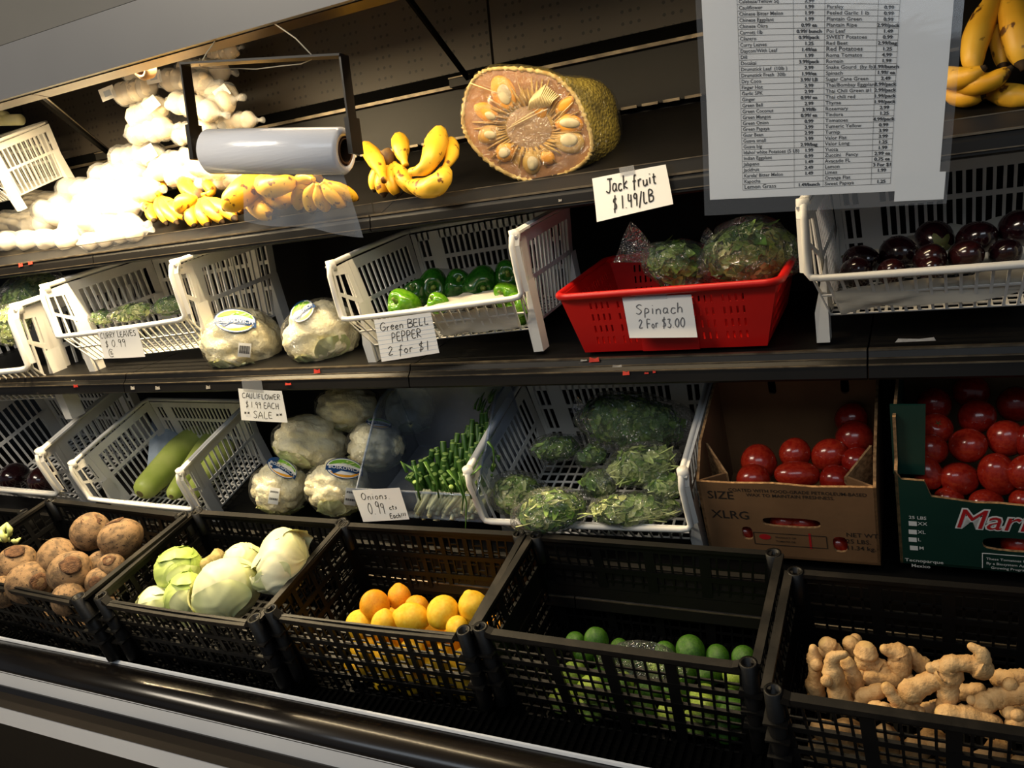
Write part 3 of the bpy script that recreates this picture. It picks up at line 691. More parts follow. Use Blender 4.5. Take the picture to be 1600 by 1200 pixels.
# the table
sL, tB = st_of(1160.5, 297); sL2, _ = st_of(1151, 5); sC1, _ = st_of(1241, 293.5); sC2, _ = st_of(1286, 291); sC3, _ = st_of(1361, 287); sR, tR = st_of(1397, 272)
tT = st_of(1152, 10)[1]; rows = 31
dt = (tT - tB) / rows
aspect = np.linalg.norm(q10 - q00) / np.linalg.norm(q01 - q00)      # sheet width per sheet height
ln = MB(); tx = MB(); K = 0.0006
def flat(s0, s1, t0, t1): ln.add([sheet(a, b, K) for a, b in ((s0, t0), (s1, t0), (s1, t1), (s0, t1))], [(0, 1, 2, 3)])
top = tB + dt * 36; e = 0.00085
sE = sR - 0.012
for k in range(37): 
    N = 8
    for i in range(N): flat(sL + (sE - sL) * i / N, sL + (sE - sL) * (i + 1) / N, tB + dt * k - e * .6, tB + dt * k + e * .6)
for s in (sL, sC1, sC2, sC3, sE):
    for i in range(12): flat(s - e * .7, s + e * .7, tB + dt * 36 * i / 12, tB + dt * 36 * (i + 1) / 12)
build(ln, 'table_rule', M['inkprint'], sign)
fn = lambda x, y: sheet(sL + x / 1.0, tB + y, K)
W_ = np.linalg.norm(q10 - q00); H_ = np.linalg.norm(q01 - q00)
def put(s, col, y, hh, al='l', wide=1.0):
    V, Fs = TEXTS[s]
    if not s or not len(V): return
    hs = hh * H_ / W_
    w = V[:, 0].max() * hs * wide
    x0 = col if al == 'l' else col - w / 2
    tx.add([sheet(x0 + p[0] * hs * wide, y + p[1] * hh, K) for p in V], Fs)
for i, (a, b) in enumerate(reversed(LEFT)):
    y = tB + dt * i; big = a == 'Lemon Grass'
    put(a, sL + 0.006, y + dt * 0.2, dt * (0.98 if big else 0.86), 'l', 1.0 if big else 0.9); put(b, (sC1 + sC2) / 2, y + dt * 0.2, dt * 0.84, 'c', 0.92)
    if b: put(b, (sC1 + sC2) / 2 + 0.0015, y + dt * 0.2, dt * 0.84, 'c', 0.92)
for i, (a, b) in enumerate(reversed(RIGHTC)):
    y = tB + dt * i; big = a == 'Red Potatoes'
    put(a, sC2 + 0.006, y + dt * 0.2, dt * (1.0 if big else 0.86), 'l', 0.95); put(b, (sC3 + sE) / 2, y + dt * 0.2, dt * 0.84, 'c', 0.92)
    if b: put(b, (sC3 + sE) / 2 + 0.0015, y + dt * 0.2, dt * 0.84, 'c', 0.92)
build(tx, 'printed_text', M['inkprint'], sign)
# the sheet hangs by two cords from the ceiling
for s in (0.12, 0.88):
    p = sheet(s, 0.99); mb = MB(); mb.tube([p, p + np.array([0, 0.0, 1.5 - p[2]])], 0.0012, 6); build(mb, 'hanging_cord', M['wire'], sign)

# ------------------------------------------------------------------ handwritten cards
def card(label, cpx, y, lines, tapes=(), curl=0.0, ruled=False, pen='ink', wd=0.0013, dy=(0, 0, 0, 0), seed=1, slant=0.12):
    """cpx: the four corners TL, TR, BR, BL as seen; lines: (text, s, t, letter height as a share of the card height)"""
    c = [at(u, v, y + k) for (u, v), k in zip(cpx, dy)]
    wv = (np.linalg.norm(c[1] - c[0]) + np.linalg.norm(c[2] - c[3])) / 2; hv = (np.linalg.norm(c[3] - c[0]) + np.linalg.norm(c[2] - c[1])) / 2
    n = np.cross(c[1] - c[0], c[3] - c[0]); n = n / np.linalg.norm(n); n = n if n[1] < 0 else -n
    def P(x, t, k=0.0):
        s = x / wv; t = t / hv
        p = (c[3] * (1 - s) + c[2] * s) * (1 - t) + (c[0] * (1 - s) + c[1] * s) * t
        return p + n * (k + curl * ((1 - t) ** 2) * 0.4 + curl * 0.35 * math.sin(math.pi * min(max(s, 0), 1)))
    root = empty('price_card', (c[0] + c[1] + c[2] + c[3]) / 4, label, 'price card')
    mb = MB(); mb.grid(lambda s, t: P(s * wv, t * hv, 0), 10, 10); mb.grid(lambda s, t: P(s * wv, t * hv, -0.0005), 10, 10); build(mb, 'paper', M['paper'], root)
    if ruled:
        mb = MB()
        for i in range(1, 10): 
            for j in range(6): mb.add([P(wv * (j + a) / 6, hv * (i / 10 + b), 0.0003) for a, b in ((0, -.006), (1, -.006), (1, .006), (0, .006))], [(0, 1, 2, 3)])
        build(mb, 'ruled_line', M['ruled'], root)
    mb = MB()
    for k, (tx_, s, t, hh) in enumerate(lines):
        adv = sum(0.42 if ch == ' ' else GL[ch][0] + .14 for ch in tx_); sq = min(1.25, max(.42, ((.58 if tx_ == '0.99' else (.97 if s > .5 else min(.95, 1.03 - s))) - s) * wv / (adv * hh * hv)))
        scrawl(mb, tx_, lambda x, yy: P(x, yy, 0.0007), s * wv, t * hv, hh * hv, wd, slant, sq, seed * 10 + k)
    build(mb, 'handwriting', M[pen], root)
    for (a0, a1, b0, b1) in tapes:
        mb = MB(); mb.grid(lambda s, t: P((a0 + (a1 - a0) * s) * wv, (b0 + (b1 - b0) * t) * hv, 0.0012), 5, 4); build(mb, 'tape_strip', M['tape'] , root)
    return root
card('white card reading Jack fruit in black marker on the top shelf edge', [(925, 279), (1040, 257), (1053, 319), (934, 347)], 1.488, [('Jack fruit', .17, .60, .30), ('$ 1.49/LB', .24, .17, .30)], [(.40, .60, .93, 1.12)], 0.012, wd=0.0026, seed=2)
card('white card reading Curry leaves hooked on the white bin of curry leaf bags', [(152, 518), (214, 512), (228, 557), (164, 560)], 1.435, [('CURRY LEAVES', .05, .74, .20), ('$ 0.99', .12, .42, .24), ('@', .16, .10, .24)], dy=(0, 0, .012, .012), curl=0.006, wd=0.0016, seed=3)
card('ruled card reading Green bell pepper 2 for 1 dollar under the pepper bin rim', [(584, 500), (673, 488), (687, 551), (597, 565)], 1.43, [('Green BELL', .08, .72, .18), ('PEPPER', .25, .44, .20), ('2 for $1', .14, .12, .22)], dy=(0, 0, .010, .010), curl=0.004, ruled=True, wd=0.0017, seed=4)
card('white card reading Spinach 2 for 3.00 on the red crate front', [(972, 465), (1080, 460), (1090, 527), (984, 528)], 1.475, [('Spinach', .16, .58, .24), ('2 For $3.00', .17, .24, .21)], [(.20, .66, .93, 1.16)], 0.003, pen='inkgrey', wd=0.0018, seed=5)
card('white card reading Cauliflower 1.99 each sale below the middle shelf rail', [(372, 607), (440, 611), (450, 660), (378, 656)], 1.465, [('CAULIFLOWER', .08, .72, .16), ('$ 1.99 EACH', .14, .42, .19), ('** SALE **', .08, .10, .21)], dy=(0, 0, .010, .010), tapes=[(.12, .60, .92, 1.32)], curl=0.004, wd=0.0016, seed=6, slant=0.08)
card('white card reading Onions 0.99 cts each on the green onion bin', [(550, 766), (624, 762), (640, 811), (568, 815)], 1.475, [('Onions.', .14, .68, .22), ('0.99', .20, .24, .34), ('cts', .66, .34, .15), ('Each!!!', .62, .07, .15)], dy=(0, 0, .008, .008), curl=0.003, wd=0.0017, seed=7)
# ------------------------------------------------------------------ white stacking bins
def up_rows(n, e=0.0): return [((i) / n, (i + 1) / n) for i in range(n)]
def latt(mb, q, cols, rows, bw, t, hw=None, wide=()):
    """moulded lattice on a four-cornered panel: cols x rows openings; wide = share ranges that stay solid"""
    hw = bw if hw is None else hw
    for i in range(cols + 1):
        c = i / cols; mb.slab(q, max(0, c - bw / 2), min(1, c + bw / 2), 0, 1, t)
    for j in range(rows + 1):
        c = j / rows; mb.slab(q, 0, 1, max(0, c - hw / 2), min(1, c + hw / 2), t * 0.9)
    for a, b in wide: mb.slab(q, a, b, 0, 1, t * 1.05)
BW, BD, BH = 0.45, 0.30, 0.255
def make_bin():
    h = BW / 2; g = h - 0.026
    root = empty('stacking_bin', (0, 0, 0), 'x', 'bin')
    pl = M['whiteplastic']
    V = lambda x, y, z: np.array([x, y, z])
    mb = MB(); q = [V(-g, .012, .048), V(g, .012, .048), V(g, BD - .015, .048), V(-g, BD - .015, .048)]; latt(mb, q, 18, 10, 0.012, .003, 0.02); build(mb, 'floor_lattice', pl, root)
    mb = MB(); q = [V(-g, BD - .015, .048), V(g, BD - .015, .048), V(h - .01, BD, BH - .01), V(-h + .01, BD, BH - .01)]
    latt(mb, q, 26, 3, 0.0135, .003, 0.05, ((0, .03), (.12, .19), (.81, .88), (.97, 1)) ); mb.slab(q, 0, 1, .9, 1, .003); build(mb, 'back_lattice', pl, root)
    for s in (-1, 1):
        mb = MB(); q = [V(s * g, .035, .048), V(s * g, BD - .015, .048), V(s * (h - .004), BD, BH - .008), V(s * (h - .004), .03, BH - .010)]
        latt(mb, q, 13, 2, 0.020, .003, 0.05, ((0, .09), (.93, 1))); mb.slab(q, 0, 1, .88, 1, .003)
        q = [V(s * (h - .003), -.038, .134), V(s * g, .035, .048), V(s * (h - .004), .03, BH - .010), V(s * (h - .004), -.032, BH - .014)]
        latt(mb, q, 3, 2, 0.07, .003, 0.07, ((0, .12), (.75, 1.0))); mb.slab(q, 0, 1, .86, 1, .003)
        build(mb, 'side_lattice', pl, root)
    mb = MB(); q = [V(-g, .012, .048), V(g, .012, .048), V(h - .004, -.038, .132), V(-h + .004, -.038, .132)]; latt(mb, q, 20, 2, 0.011, .003, 0.04); build(mb, 'front_lattice', pl, root)
    mb = MB(); fl = .0062
    def flange(path, out, w=.017, t=.0045):
        for (a, b), (oa, ob) in zip(zip(path[:-1], path[1:]), zip(out[:-1], out[1:])):
            d = (b - a) / np.linalg.norm(b - a); na = np.cross(d, oa); na /= np.linalg.norm(na); nb = np.cross(d, ob); nb /= np.linalg.norm(nb)
            mb.hexa([a - na * t / 2 - oa * .003, a - na * t / 2 + oa * (w - .003), b - nb * t / 2 + ob * (w - .003), b - nb * t / 2 - ob * .003, a + na * t / 2 - oa * .003, a + na * t / 2 + oa * (w - .003), b + nb * t / 2 + ob * (w - .003), b + nb * t / 2 - ob * .003])
    k = []
    for s in (-1, 1):
        k.append([V(s * h, -.040, .138), V(s * h, -.040, .18), V(s * h, -.038, .228), V(s * (h + .001), -.030, .246), V(s * (h + .001), -.012, BH - .003), V(s * (h + .001), .1, BH), V(s * h, BD - .02, BH), V(s * (h - .012), BD, BH)])
    path = list(reversed(k[0])) + [V(-h + .006, -.043, .131), V(-h + .02, -.044, .129)] + [V(x, -.044, .129 - .002 * math.cos(x * 7)) for x in (-.12, 0, .12)] + [V(h - .02, -.044, .129), V(h - .006, -.043, .131)] + k[1]
    mb.tube(path, fl, 10); mb.tube([k[0][-1], k[1][-1]], fl, 8)
    for s in (-1, 1):
        p = k[0 if s < 0 else 1]; sx = V(s, 0, 0); fy = V(0, -.35, 0) * 0
        flange([p[3], p[4], p[5], p[6]], [sx] * 4, .014)
        flange([p[0], p[1], p[2], p[3]], [V(s * .8, .6, 0)] * 4, .018)
        mb.tube([V(s * (h + .003), -.020, .236), V(s * (h + .003), -.020, BH + .004)], [.0115, .0105], 14)
    build(mb, 'rim', pl, root)
    for s in (-1, 1):
        for y0, y1 in ((.0, .036), (BD - .05, BD - .018)):
            mb = MB(); x0, x1 = sorted((s * (g + .002), s * (g + .024)))
            c = [V(x0, y0 + .004, 0), V(x1, y0 + .004, 0), V(x1, y1, 0), V(x0, y1, 0), V(x0, y0 + .002, .055), V(x1 + .0, y0 + .002, .15), V(x1, y1, .15), V(x0, y1, .055)]
            mb.hexa(c); build(mb, 'leg', pl, root)
    return root
BIN = make_bin(); used = [False]
def bin_at(label, L, R, y, tilt, group=None, yaw=0.0, sc=None, wpx=None, pre=None):
    """L, R: ends of the low front rim as seen (R may be off the picture, then the true width is used)"""
    a = at(*L, y); b = at(*R, y) if R is not None else a + np.array([BW, 0, 0])
    k = np.linalg.norm(b - a) / BW if sc is None else sc
    roll_ = math.atan2(b[2] - a[2], b[0] - a[0]); roll_ = max(-.06, min(.06, roll_))
    Rm = rot(math.radians(tilt), 0, 0); Rm = np.array(Matrix.Rotation(math.radians(yaw), 3, 'Z')) @ np.array(Matrix.Rotation(-roll_, 3, 'Y')) @ Rm
    c = (a + b) / 2; loc = c - Rm @ np.array([0, -.044, .129]) * k
    o = BIN if not used[0] else copy_tree(BIN); used[0] = True
    place(o, loc, Rm, k); o['label'] = label
    if group: o['group'] = group
    return o, loc, Rm, k
g_ = 'white plastic stacking bins of produce'
bins = {}
bins['pepper'] = bin_at('white slatted stacking bin holding green bell peppers on the middle shelf', (533, 500), (815, 465), 1.45, 12, g_)
bins['curry'] = bin_at('white slatted stacking bin holding bagged curry leaves, beside two cauliflowers', (88, 527), (289, 499), 1.45, 12, g_)
bins['greens'] = bin_at('white slatted stacking bin of bagged leafy greens, at the left end of the middle shelf', (-150, 594), (44, 577), 1.45, 12, g_)
bins['aubergine'] = bin_at('white slatted stacking bin of lined dark eggplants at the right end of the middle shelf', (1262, 436), None, 1.45, 12, g_, sc=1.0)
bins['small'] = bin_at('white slatted stacking bin with two dark eggplants at the left end of the low shelf', (-70, 758), (92, 773), 1.51, 26, g_)
bins['squash'] = bin_at('white slatted stacking bin holding long pale green squash on the low shelf', (138, 780), (303, 797), 1.51, 26, g_)
bins['cilantro'] = bin_at('white slatted stacking bin full of bagged green herbs, beside the green onions', (755, 815), (1080, 828), 1.51, 26, g_)
# the one seen from its side at the far left of the top shelf
o = copy_tree(BIN); o['label'] = 'white slatted bin on the top shelf beside the heap of garlic bags'; o['group'] = g_
Rm = rot(0, 0, math.radians(-4)) @ rot(math.radians(24), 0, 0)
place(o, at(-8, 222, 1.60) - Rm @ np.array([.225, .06, .255]) * .8, Rm, 0.8)
# liners
def liner(name, label, m, quad, n=10, wav=0.006, th=0.0008, seed=1):
    r = random.Random(seed); ph = [r.uniform(0, 6) for _ in range(4)]; q = [np.asarray(p, float) for p in quad]; mb = MB()
    def fn(s, t, k=0.0):
        p = (q[0] * (1 - s) + q[1] * s) * (1 - t) + (q[3] * (1 - s) + q[2] * s) * t
        return p + np.array([0, -k, k + wav * (math.sin(9 * s + ph[0]) * math.cos(7 * t + ph[1]) + .6 * math.sin(17 * s + 11 * t + ph[2]))])
    mb.grid(lambda s, t: fn(s, t), n, n); mb.grid(lambda s, t: fn(s, t, -th), n, n)
    return tag(build(mb, name, m), label, 'liner')

# ------------------------------------------------------------------ red basket
def make_red():
    a, b = at(873, 455, 1.472), at(1214, 450, 1.472); w = np.linalg.norm(b - a) ; D = .30; H = .122; t = .0035
    Rm = rot(math.radians(12), 0, 0); c = (a + b) / 2; loc = c - Rm @ np.array([0, 0, H])
    root = empty('red_plastic_basket', (0, 0, 0), 'low red plastic basket holding bagged spinach on the middle shelf', 'basket')
    V = lambda x, y, z: np.array([x, y, z]); h = w / 2; g = h - .028; f = .018
    q = [V(-g, f, 0), V(g, f, 0), V(h, 0, H), V(-h, 0, H)]
    def holes(W_, groups, rows=4, per=4):
        out = []
        for gx in groups:
            for i in range(per):
                for j in range(rows):
                    x = gx + (i - (per - 1) / 2) * .0115; z = .018 + j * .0245
                    out.append([(x - .002, z), (x + .002, z), (x + .002, z + .015), (x - .002, z + .015)])
        return out
    def wall(p0, p1, p2, p3, groups):
        ex = (p1 - p0); L = np.linalg.norm(ex); ex = ex / L; up = ((p3 + p2) / 2 - (p0 + p1) / 2); hh = np.linalg.norm(up); ey = up / hh
        off = ((p2 - p3) @ ex - L) / 2
        mb = MB(); mb.plate([(0, 0), (L, 0), (L + off, hh), (-off, hh)], holes(L, groups), p0, ex, ey, t); return mb
    build(wall(q[0], q[1], q[2], q[3], [.05, .105, 2 * g - .105, 2 * g - .05]), 'front_wall', M['red'], root)
    mb = MB(); mb.box((0, f - .002, .05), (.11, .006, .1)); build(mb, 'front_boss', M['red'], root)
    B = [V(g, D - f, 0), V(-g, D - f, 0), V(-h, D, H), V(h, D, H)]
    build(wall(*B, [.05, .105, g, 2 * g - .105, 2 * g - .05]), 'back_wall', M['red'], root)
    for s in (-1, 1):
        p = [V(s * g, f, 0), V(s * g, D - f, 0), V(s * h, D, H), V(s * h, 0, H)]
        if s < 0: p = [p[1], p[0], p[3], p[2]]
        build(wall(*p, [.05, .105, .16, .215]), 'side_wall', M['red'], root)
    mb = MB(); mb.slab([V(-g, f, .002), V(g, f, .002), V(g, D - f, .002), V(-g, D - f, .002)], 0, 1, 0, 1, .004); build(mb, 'base', M['red'], root)
    mb = MB(); pts = []
    for cx, cy, a0 in ((h - .02, D - .02, 0), (-h + .02, D - .02, 90), (-h + .02, .02, 180), (h - .02, .02, 270)):
        for i in range(5): 
            an = math.radians(a0 + i * 22.5); pts.append(V(cx + .026 * math.cos(an), cy + .026 * math.sin(an), H))
    pts.append(pts[0]); mb.tube(pts, .0075, 8, caps=False, flat=1.0); build(mb, 'rim', M['red'], root)
    place(root, loc, Rm); return root, loc, Rm
RED = make_red()

# ------------------------------------------------------------------ black crates
CW, CDp, CH = 0.49, 0.27, 0.228
def make_crate(kind):
    root = empty('black_crate', (0, 0, 0), 'x', 'crate'); V = lambda x, y, z: np.array([x, y, z]); h = CW / 2; g = h - .022; f = .014; D = CDp; pl = M['blackplastic']; t = .004
    def wall(q, groups, dip=0.0, handles=False):
        mb = MB()
        mb.slab(q, 0, 1, 0, .035, t); mb.slab(q, 0, 1, .93, 1, t); mb.slab(q, 0, .055, 0, 1, t); mb.slab(q, .945, 1, 0, 1, t)
        rows = 4; G = groups
        for j in range(1, rows):
            v = .035 + (.93 - .035) * j / rows; mb.slab(q, .04, .96, v - .026, v + .026, t * 1.6)
        for i in range(1, G):
            u = .055 + .89 * i / G; mb.slab(q, u - .014 * 6 / G, u + .014 * 6 / G, .03, .94, t * 1.3)
        for i in range(G):
            u0 = .055 + .89 * i / G; u1 = .055 + .89 * (i + 1) / G
            n = 3 if kind == 'brick' else 5
            for k in range(1, n + (0 if kind == 'brick' else 0)):
                u = u0 + (u1 - u0) * k / n; mb.slab(q, u - .0044, u + .0044, .03, .94, t * .7)
            for j in range(rows):
                v0 = .035 + .895 * j / rows
                if kind == 'brick':
                    for k in range(n):
                        ua, ub = u0 + (u1 - u0) * k / n, u0 + (u1 - u0) * (k + 1) / n
                        for vv in ((.35,) if (k + j) % 2 else (.12, .68)):
                            v = v0 + .895 / rows * vv; mb.slab(q, ua, ub, v - .008, v + .008, t * .7)
                else:
                    v = v0 + .895 / rows * .5; mb.slab(q, u0, u1, v - .011, v + .011, t * .7)
        return mb
    F_ = [V(-g, f, 0), V(g, f, 0), V(h, 0, CH - .012), V(-h, 0, CH - .012)]
    build(wall(F_, 7 if kind == 'brick' else 4), 'front_lattice', pl, root)
    B_ = [V(-g, D - f, 0), V(g, D - f, 0), V(h, D, CH - .004), V(-h, D, CH - .004)]
    build(wall(B_, 7 if kind == 'brick' else 4), 'back_lattice', pl, root)
    for s in (-1, 1):
        q = [V(s * g, f, 0), V(s * g, D - f, 0), V(s * h, D, CH - .004), V(s * h, 0, CH - .006)]
        mb = wall(q, 4 if kind == 'brick' else 3); mb.slab(q, .04, .96, .52, .72, t) if kind != 'brick' else None
        build(mb, 'side_lattice', pl, root)
    mb = MB(); latt(mb, [V(-g, f, .004), V(g, f, .004), V(g, D - f, .004), V(-g, D - f, .004)], 22, 12, .016, .004, .03); build(mb, 'base_lattice', pl, root)
    mb = MB(); e = .012
    dip = .012 if kind == 'brick' else .004
    n = 14; xs_ = [-h + .035 + (2 * h - .07) * i / n for i in range(n + 1)]
    for a, b in zip(xs_[:-1], xs_[1:]):
        za = CH - dip * (1 + .35 * math.sin(math.pi * (a + h) / (2 * h))); zb_ = CH - dip * (1 + .35 * math.sin(math.pi * (b + h) / (2 * h)))
        c = [V(a, -.010, za - .010), V(b, -.010, zb_ - .010), V(b, .006, zb_ - .010), V(a, .006, za - .010), V(a, -.010, za), V(b, -.010, zb_), V(b, .006, zb_), V(a, .006, za)]
        mb.hexa(c)
    for s in (-1, 1):
        mb.hexa([V(s * (h - .036), -.010, CH - .016), V(s * (h - .02), -.010, CH - .014), V(s * (h - .02), .006, CH - .014), V(s * (h - .036), .006, CH - .016), V(s * (h - .036), -.010, CH - dip), V(s * (h - .026), -.010, CH), V(s * (h - .026), .006, CH), V(s * (h - .036), .006, CH - dip)])
        mb.slab([V(s * (h - .008), .0, CH - .002), V(s * (h - .008), D, CH - .002), V(s * (h + .006), D, CH - .002), V(s * (h + .006), 0, CH - .002)], 0, 1, 0, 1, .007)
    mb.box((0, D + .001, CH - .004), (2 * h - .03, .014, .008))
    build(mb, 'rim', M['blackworn'], root)
    for sx in (-1, 1):
        for y in (.0, D):
            mb = MB(); ro, ri, n = .014, .009, 16; c = V(sx * (h - .012), y, CH - .014)
            rr = [(ro, -.17 if y == 0 else -.05), (ro, .016), (ri, .016), (ri, -.02)]
            vs = [c + V(a * math.cos(2 * math.pi * j / n), a * math.sin(2 * math.pi * j / n), z) for a, z in rr for j in range(n)]
            mb.add(vs, [(i * n + j, i * n + (j + 1) % n, (i + 1) * n + (j + 1) % n, (i + 1) * n + j) for i in range(3) for j in range(n)] + [tuple(3 * n + j for j in range(n))], 0, True)
            if y == 0:
                for z in (-.04, -.075, -.11): mb.box(c + V(0, -.0, z), (.036, .036, .004))
            build(mb, 'corner_post', pl, root)
    return root
BR = make_crate('brick'); GRD = make_crate('grid'); cu = {}
def crate_at(label, src, L, Rr, y0, y1, tilt=18, dep=1.0):
    a = at(*L, y0); b = at(*Rr, y1) if Rr is not None else a + np.array([CW, 0, 0])
    k = np.linalg.norm((b - a)) / CW; yaw = math.atan2(b[1] - a[1], b[0] - a[0])
    Rm = rot(0, 0, yaw) @ rot(math.radians(tilt), 0, 0); c = (a + b) / 2; loc = c - Rm @ np.array([0, 0, CH]) 
    o = src if src.name not in cu else copy_tree(src); cu[src.name] = 1
    place(o, loc, Rm, (k, dep, 1)); o['label'] = label; o['group'] = 'black lattice crates in the front row'
    return loc, Rm, k
CR = {}
CR['lemon'] = crate_at('black lattice crate of yellow lemons', BR, (416, 952), (733, 986), 1.165, 1.188, 18, 1.06)
CR['cabbage'] = crate_at('black lattice crate of pale green cabbages', BR, (152, 933), (404, 965), 1.14, 1.145, 19, 1.18)
CR['root'] = crate_at('black lattice crate of brown root vegetables, left of the cabbages', BR, (-85, 892), (128, 930), 1.16, 1.12, 19, 1.15)
CR['left'] = crate_at('black lattice crate of green vegetables cut off by the left edge', BR, (-270, 868), (-95, 893), 1.15, 1.16)
CR['lime'] = crate_at('black lattice crate with a low layer of green limes', GRD, (741, 977), (1182, 1040), 1.20, 1.20)
CR['ginger'] = crate_at('black lattice crate heaped with tan ginger roots', GRD, (1195, 1077), None, 1.152, 1.152)

# ------------------------------------------------------------------ cardboard boxes
def ell(cx, cy, rx, ry, n=18, p=2.0):
    return [(cx + rx * math.copysign(abs(math.cos(2 * math.pi * i / n)) ** (2 / p), math.cos(2 * math.pi * i / n)), cy + ry * math.copysign(abs(math.sin(2 * math.pi * i / n)) ** (2 / p), math.sin(2 * math.pi * i / n))) for i in range(n)]
def frame_from(a, b, tilt, H):
    w = np.linalg.norm(b - a); yaw = math.atan2(b[1] - a[1], b[0] - a[0]); Rm = rot(0, 0, yaw) @ rot(math.radians(tilt), 0, 0)
    return w, Rm, a - Rm @ np.array([0, 0, H])      # origin: bottom left front corner
BXT = 24
a, b = at(1088, 752, 1.50), at(1369, 768, 1.50); BHt = .185
bw, Rb, Ob = frame_from(a, b, BXT, BHt)
box1 = empty('tomato_carton', Ob, 'open brown cardboard tomato carton with a worn front flap on the low shelf', 'carton')
VX, VY, VZ = Rb[:, 0], Rb[:, 1], Rb[:, 2]
L_ = lambda x, y, z: Ob + VX * x + VY * y + VZ * z
cardm = [M['card'], M['cardedge']]
def loc_of(u, v, O=None, n=None):
    """sheet coordinates on the carton front of a place seen there"""
    p = on_plane(u, v, Ob, VY) - Ob; return p @ VX, p @ VZ
hx, hz = loc_of(1236, 817); k1 = mpp(Ob)
hole1 = ell(hx, hz, 36 * k1 * 1.12, 9 * k1, 22, 3.5)
s1x, s1z = loc_of(1168, 833); s2x, s2z = loc_of(1313, 851)
holes = [hole1, ell(s1x, s1z, 7 * k1 * 1.12, 13 * k1, 12, 3), ell(s2x, s2z, 9 * k1 * 1.12, 15 * k1, 12, 3)]
top = [(bw, BHt), (bw * .86, BHt - .001), (bw * .66, BHt - .004), (bw * .45, BHt + .001), (bw * .2, BHt - .002), (0, BHt)]
mb = MB(); mb.plate([(0, 0), (bw, 0)] + top, holes, Ob, VX, VZ, .005, 0, 1); build(mb, 'front_panel', cardm, box1)
Dx = .25
mb = MB(); mb.plate([(0, 0), (Dx, 0), (Dx, .26), (.06, .235), (0, BHt)], [], Ob, VY, VZ, -.005, 0, 1); build(mb, 'side_panel', cardm, box1)
mb = MB(); mb.plate([(0, 0), (Dx, 0), (Dx, .26), (.16, .25), (.05, .22), (.03, BHt + .02), (0, BHt)], [], Ob + VX * bw, VY, VZ, .005, 0, 1); build(mb, 'side_panel', cardm, box1)
mb = MB(); zt = .235
mb.plate([(0, 0), (bw, 0), (bw, .275), (0, .275)], [ell(bw * .36, zt, .008, .018, 12, 4), ell(bw * .80, zt, .008, .018, 12, 4)], Ob + VY * Dx, VX, VZ, -.005, 0, 1); build(mb, 'back_panel', cardm, box1)
mb = MB(); mb.slab([L_(0, 0, .003), L_(bw, 0, .003), L_(bw, Dx, .003), L_(0, Dx, .003)], 0, 1, 0, 1, .005); build(mb, 'base', cardm, box1)
# folded corner flaps
for s, x0 in ((1, .005), (-1, bw - .005)):
    mb = MB(); T = [L_(x0, .002, BHt), L_(x0 + s * .045, .03, BHt - .003), L_(x0 + s * .003, .075, BHt + .035), L_(x0, .008, .09), L_(x0 + s * .045, .034, .09), L_(x0 + s * .003, .08, .09)]
    n_ = VX * .004 * s
    mb.hexa([T[3], T[4], T[1], T[0], T[3] + VY * .004, T[4] + VY * .004 - VX * s * .002, T[1] + VY * .004 - VX * s * .002, T[0] + VY * .004]); mb.hexa([T[4], T[5], T[2], T[1], T[4] + VX * s * .004, T[5] + VX * s * .004, T[2] + VX * s * .004, T[1] + VX * s * .004], 1)
    build(mb, 'corner_flap', cardm, box1)
pm = MB(); pf = lambda x, y: Ob + VX * x + VZ * y - VY * .0006
def bt(s, u, v, h, wide=1.0):
    x, z = loc_of(u, v); set_text(pm, s, pf, x, z, h * k1, 'l', 0, wide)
bt('SIZE', 1106, 778, 21); bt('XLRG', 1113, 808, 22); bt(BOXT['wax1'], 1138, 767, 8.2, 1.0); bt(BOXT['wax2'], 1166, 775, 8.2, 1.0)
bt('NET WT.', 1322, 838, 11); bt('25 LBS.', 1322, 848, 11); bt('11.34 kg.', 1322, 858, 11)
tag(build(pm, 'lettering', M['boxprint'], box1), kind='stuff'); pm = MB()
fa, fb = loc_of(1177, 831), loc_of(1293, 858)
for (x0, z0), (x1, z1) in (((fa[0], fa[1]), (fb[0], fa[1])), ((fa[0], fa[1] - .03), (fb[0], fa[1] - .03)), ((fa[0], fa[1]), (fa[0], fa[1] - .03)), ((fb[0], fa[1]), (fb[0], fa[1] - .03))):
    pm.bar(pf(x0, z0), pf(x1, z1), .0012, .0004, -VY) if abs(z0 - z1) > 1e-6 else pm.bar(pf(x0, z0), pf(x1, z1), .0004, .0012, VZ)
build(pm, 'printed_frame', M['boxprint'], box1); pm = MB()
set_text(pm, BOXT['g2'], pf, fa[0] + .04, fa[1] - .012, .006); set_text(pm, BOXT['g1'], pf, fa[0] + .04, fa[1] - .022, .006)
tag(build(pm, 'lettering', M['boxprint'], box1), kind='stuff')
mb = MB(); c0 = loc_of(1195, 836)
mb.add([pf(c0[0] + p[0] * .011, c0[1] - .004 + p[1] * .007) for p in ell(0, 0, 1, 1, 20)], [tuple(range(20))])
build(mb, 'red_print', M['cartonred'], box1); mb = MB(); x0, _ = loc_of(1266, 845); mb.add([pf(x0 + a, fa[1] - .015 + b_) for a, b_ in ((-.002, -.019), (.002, -.019), (.002, .02), (-.002, .02))], [(0, 1, 2, 3)]); build(mb, 'red_print', M['cartonred'], box1)

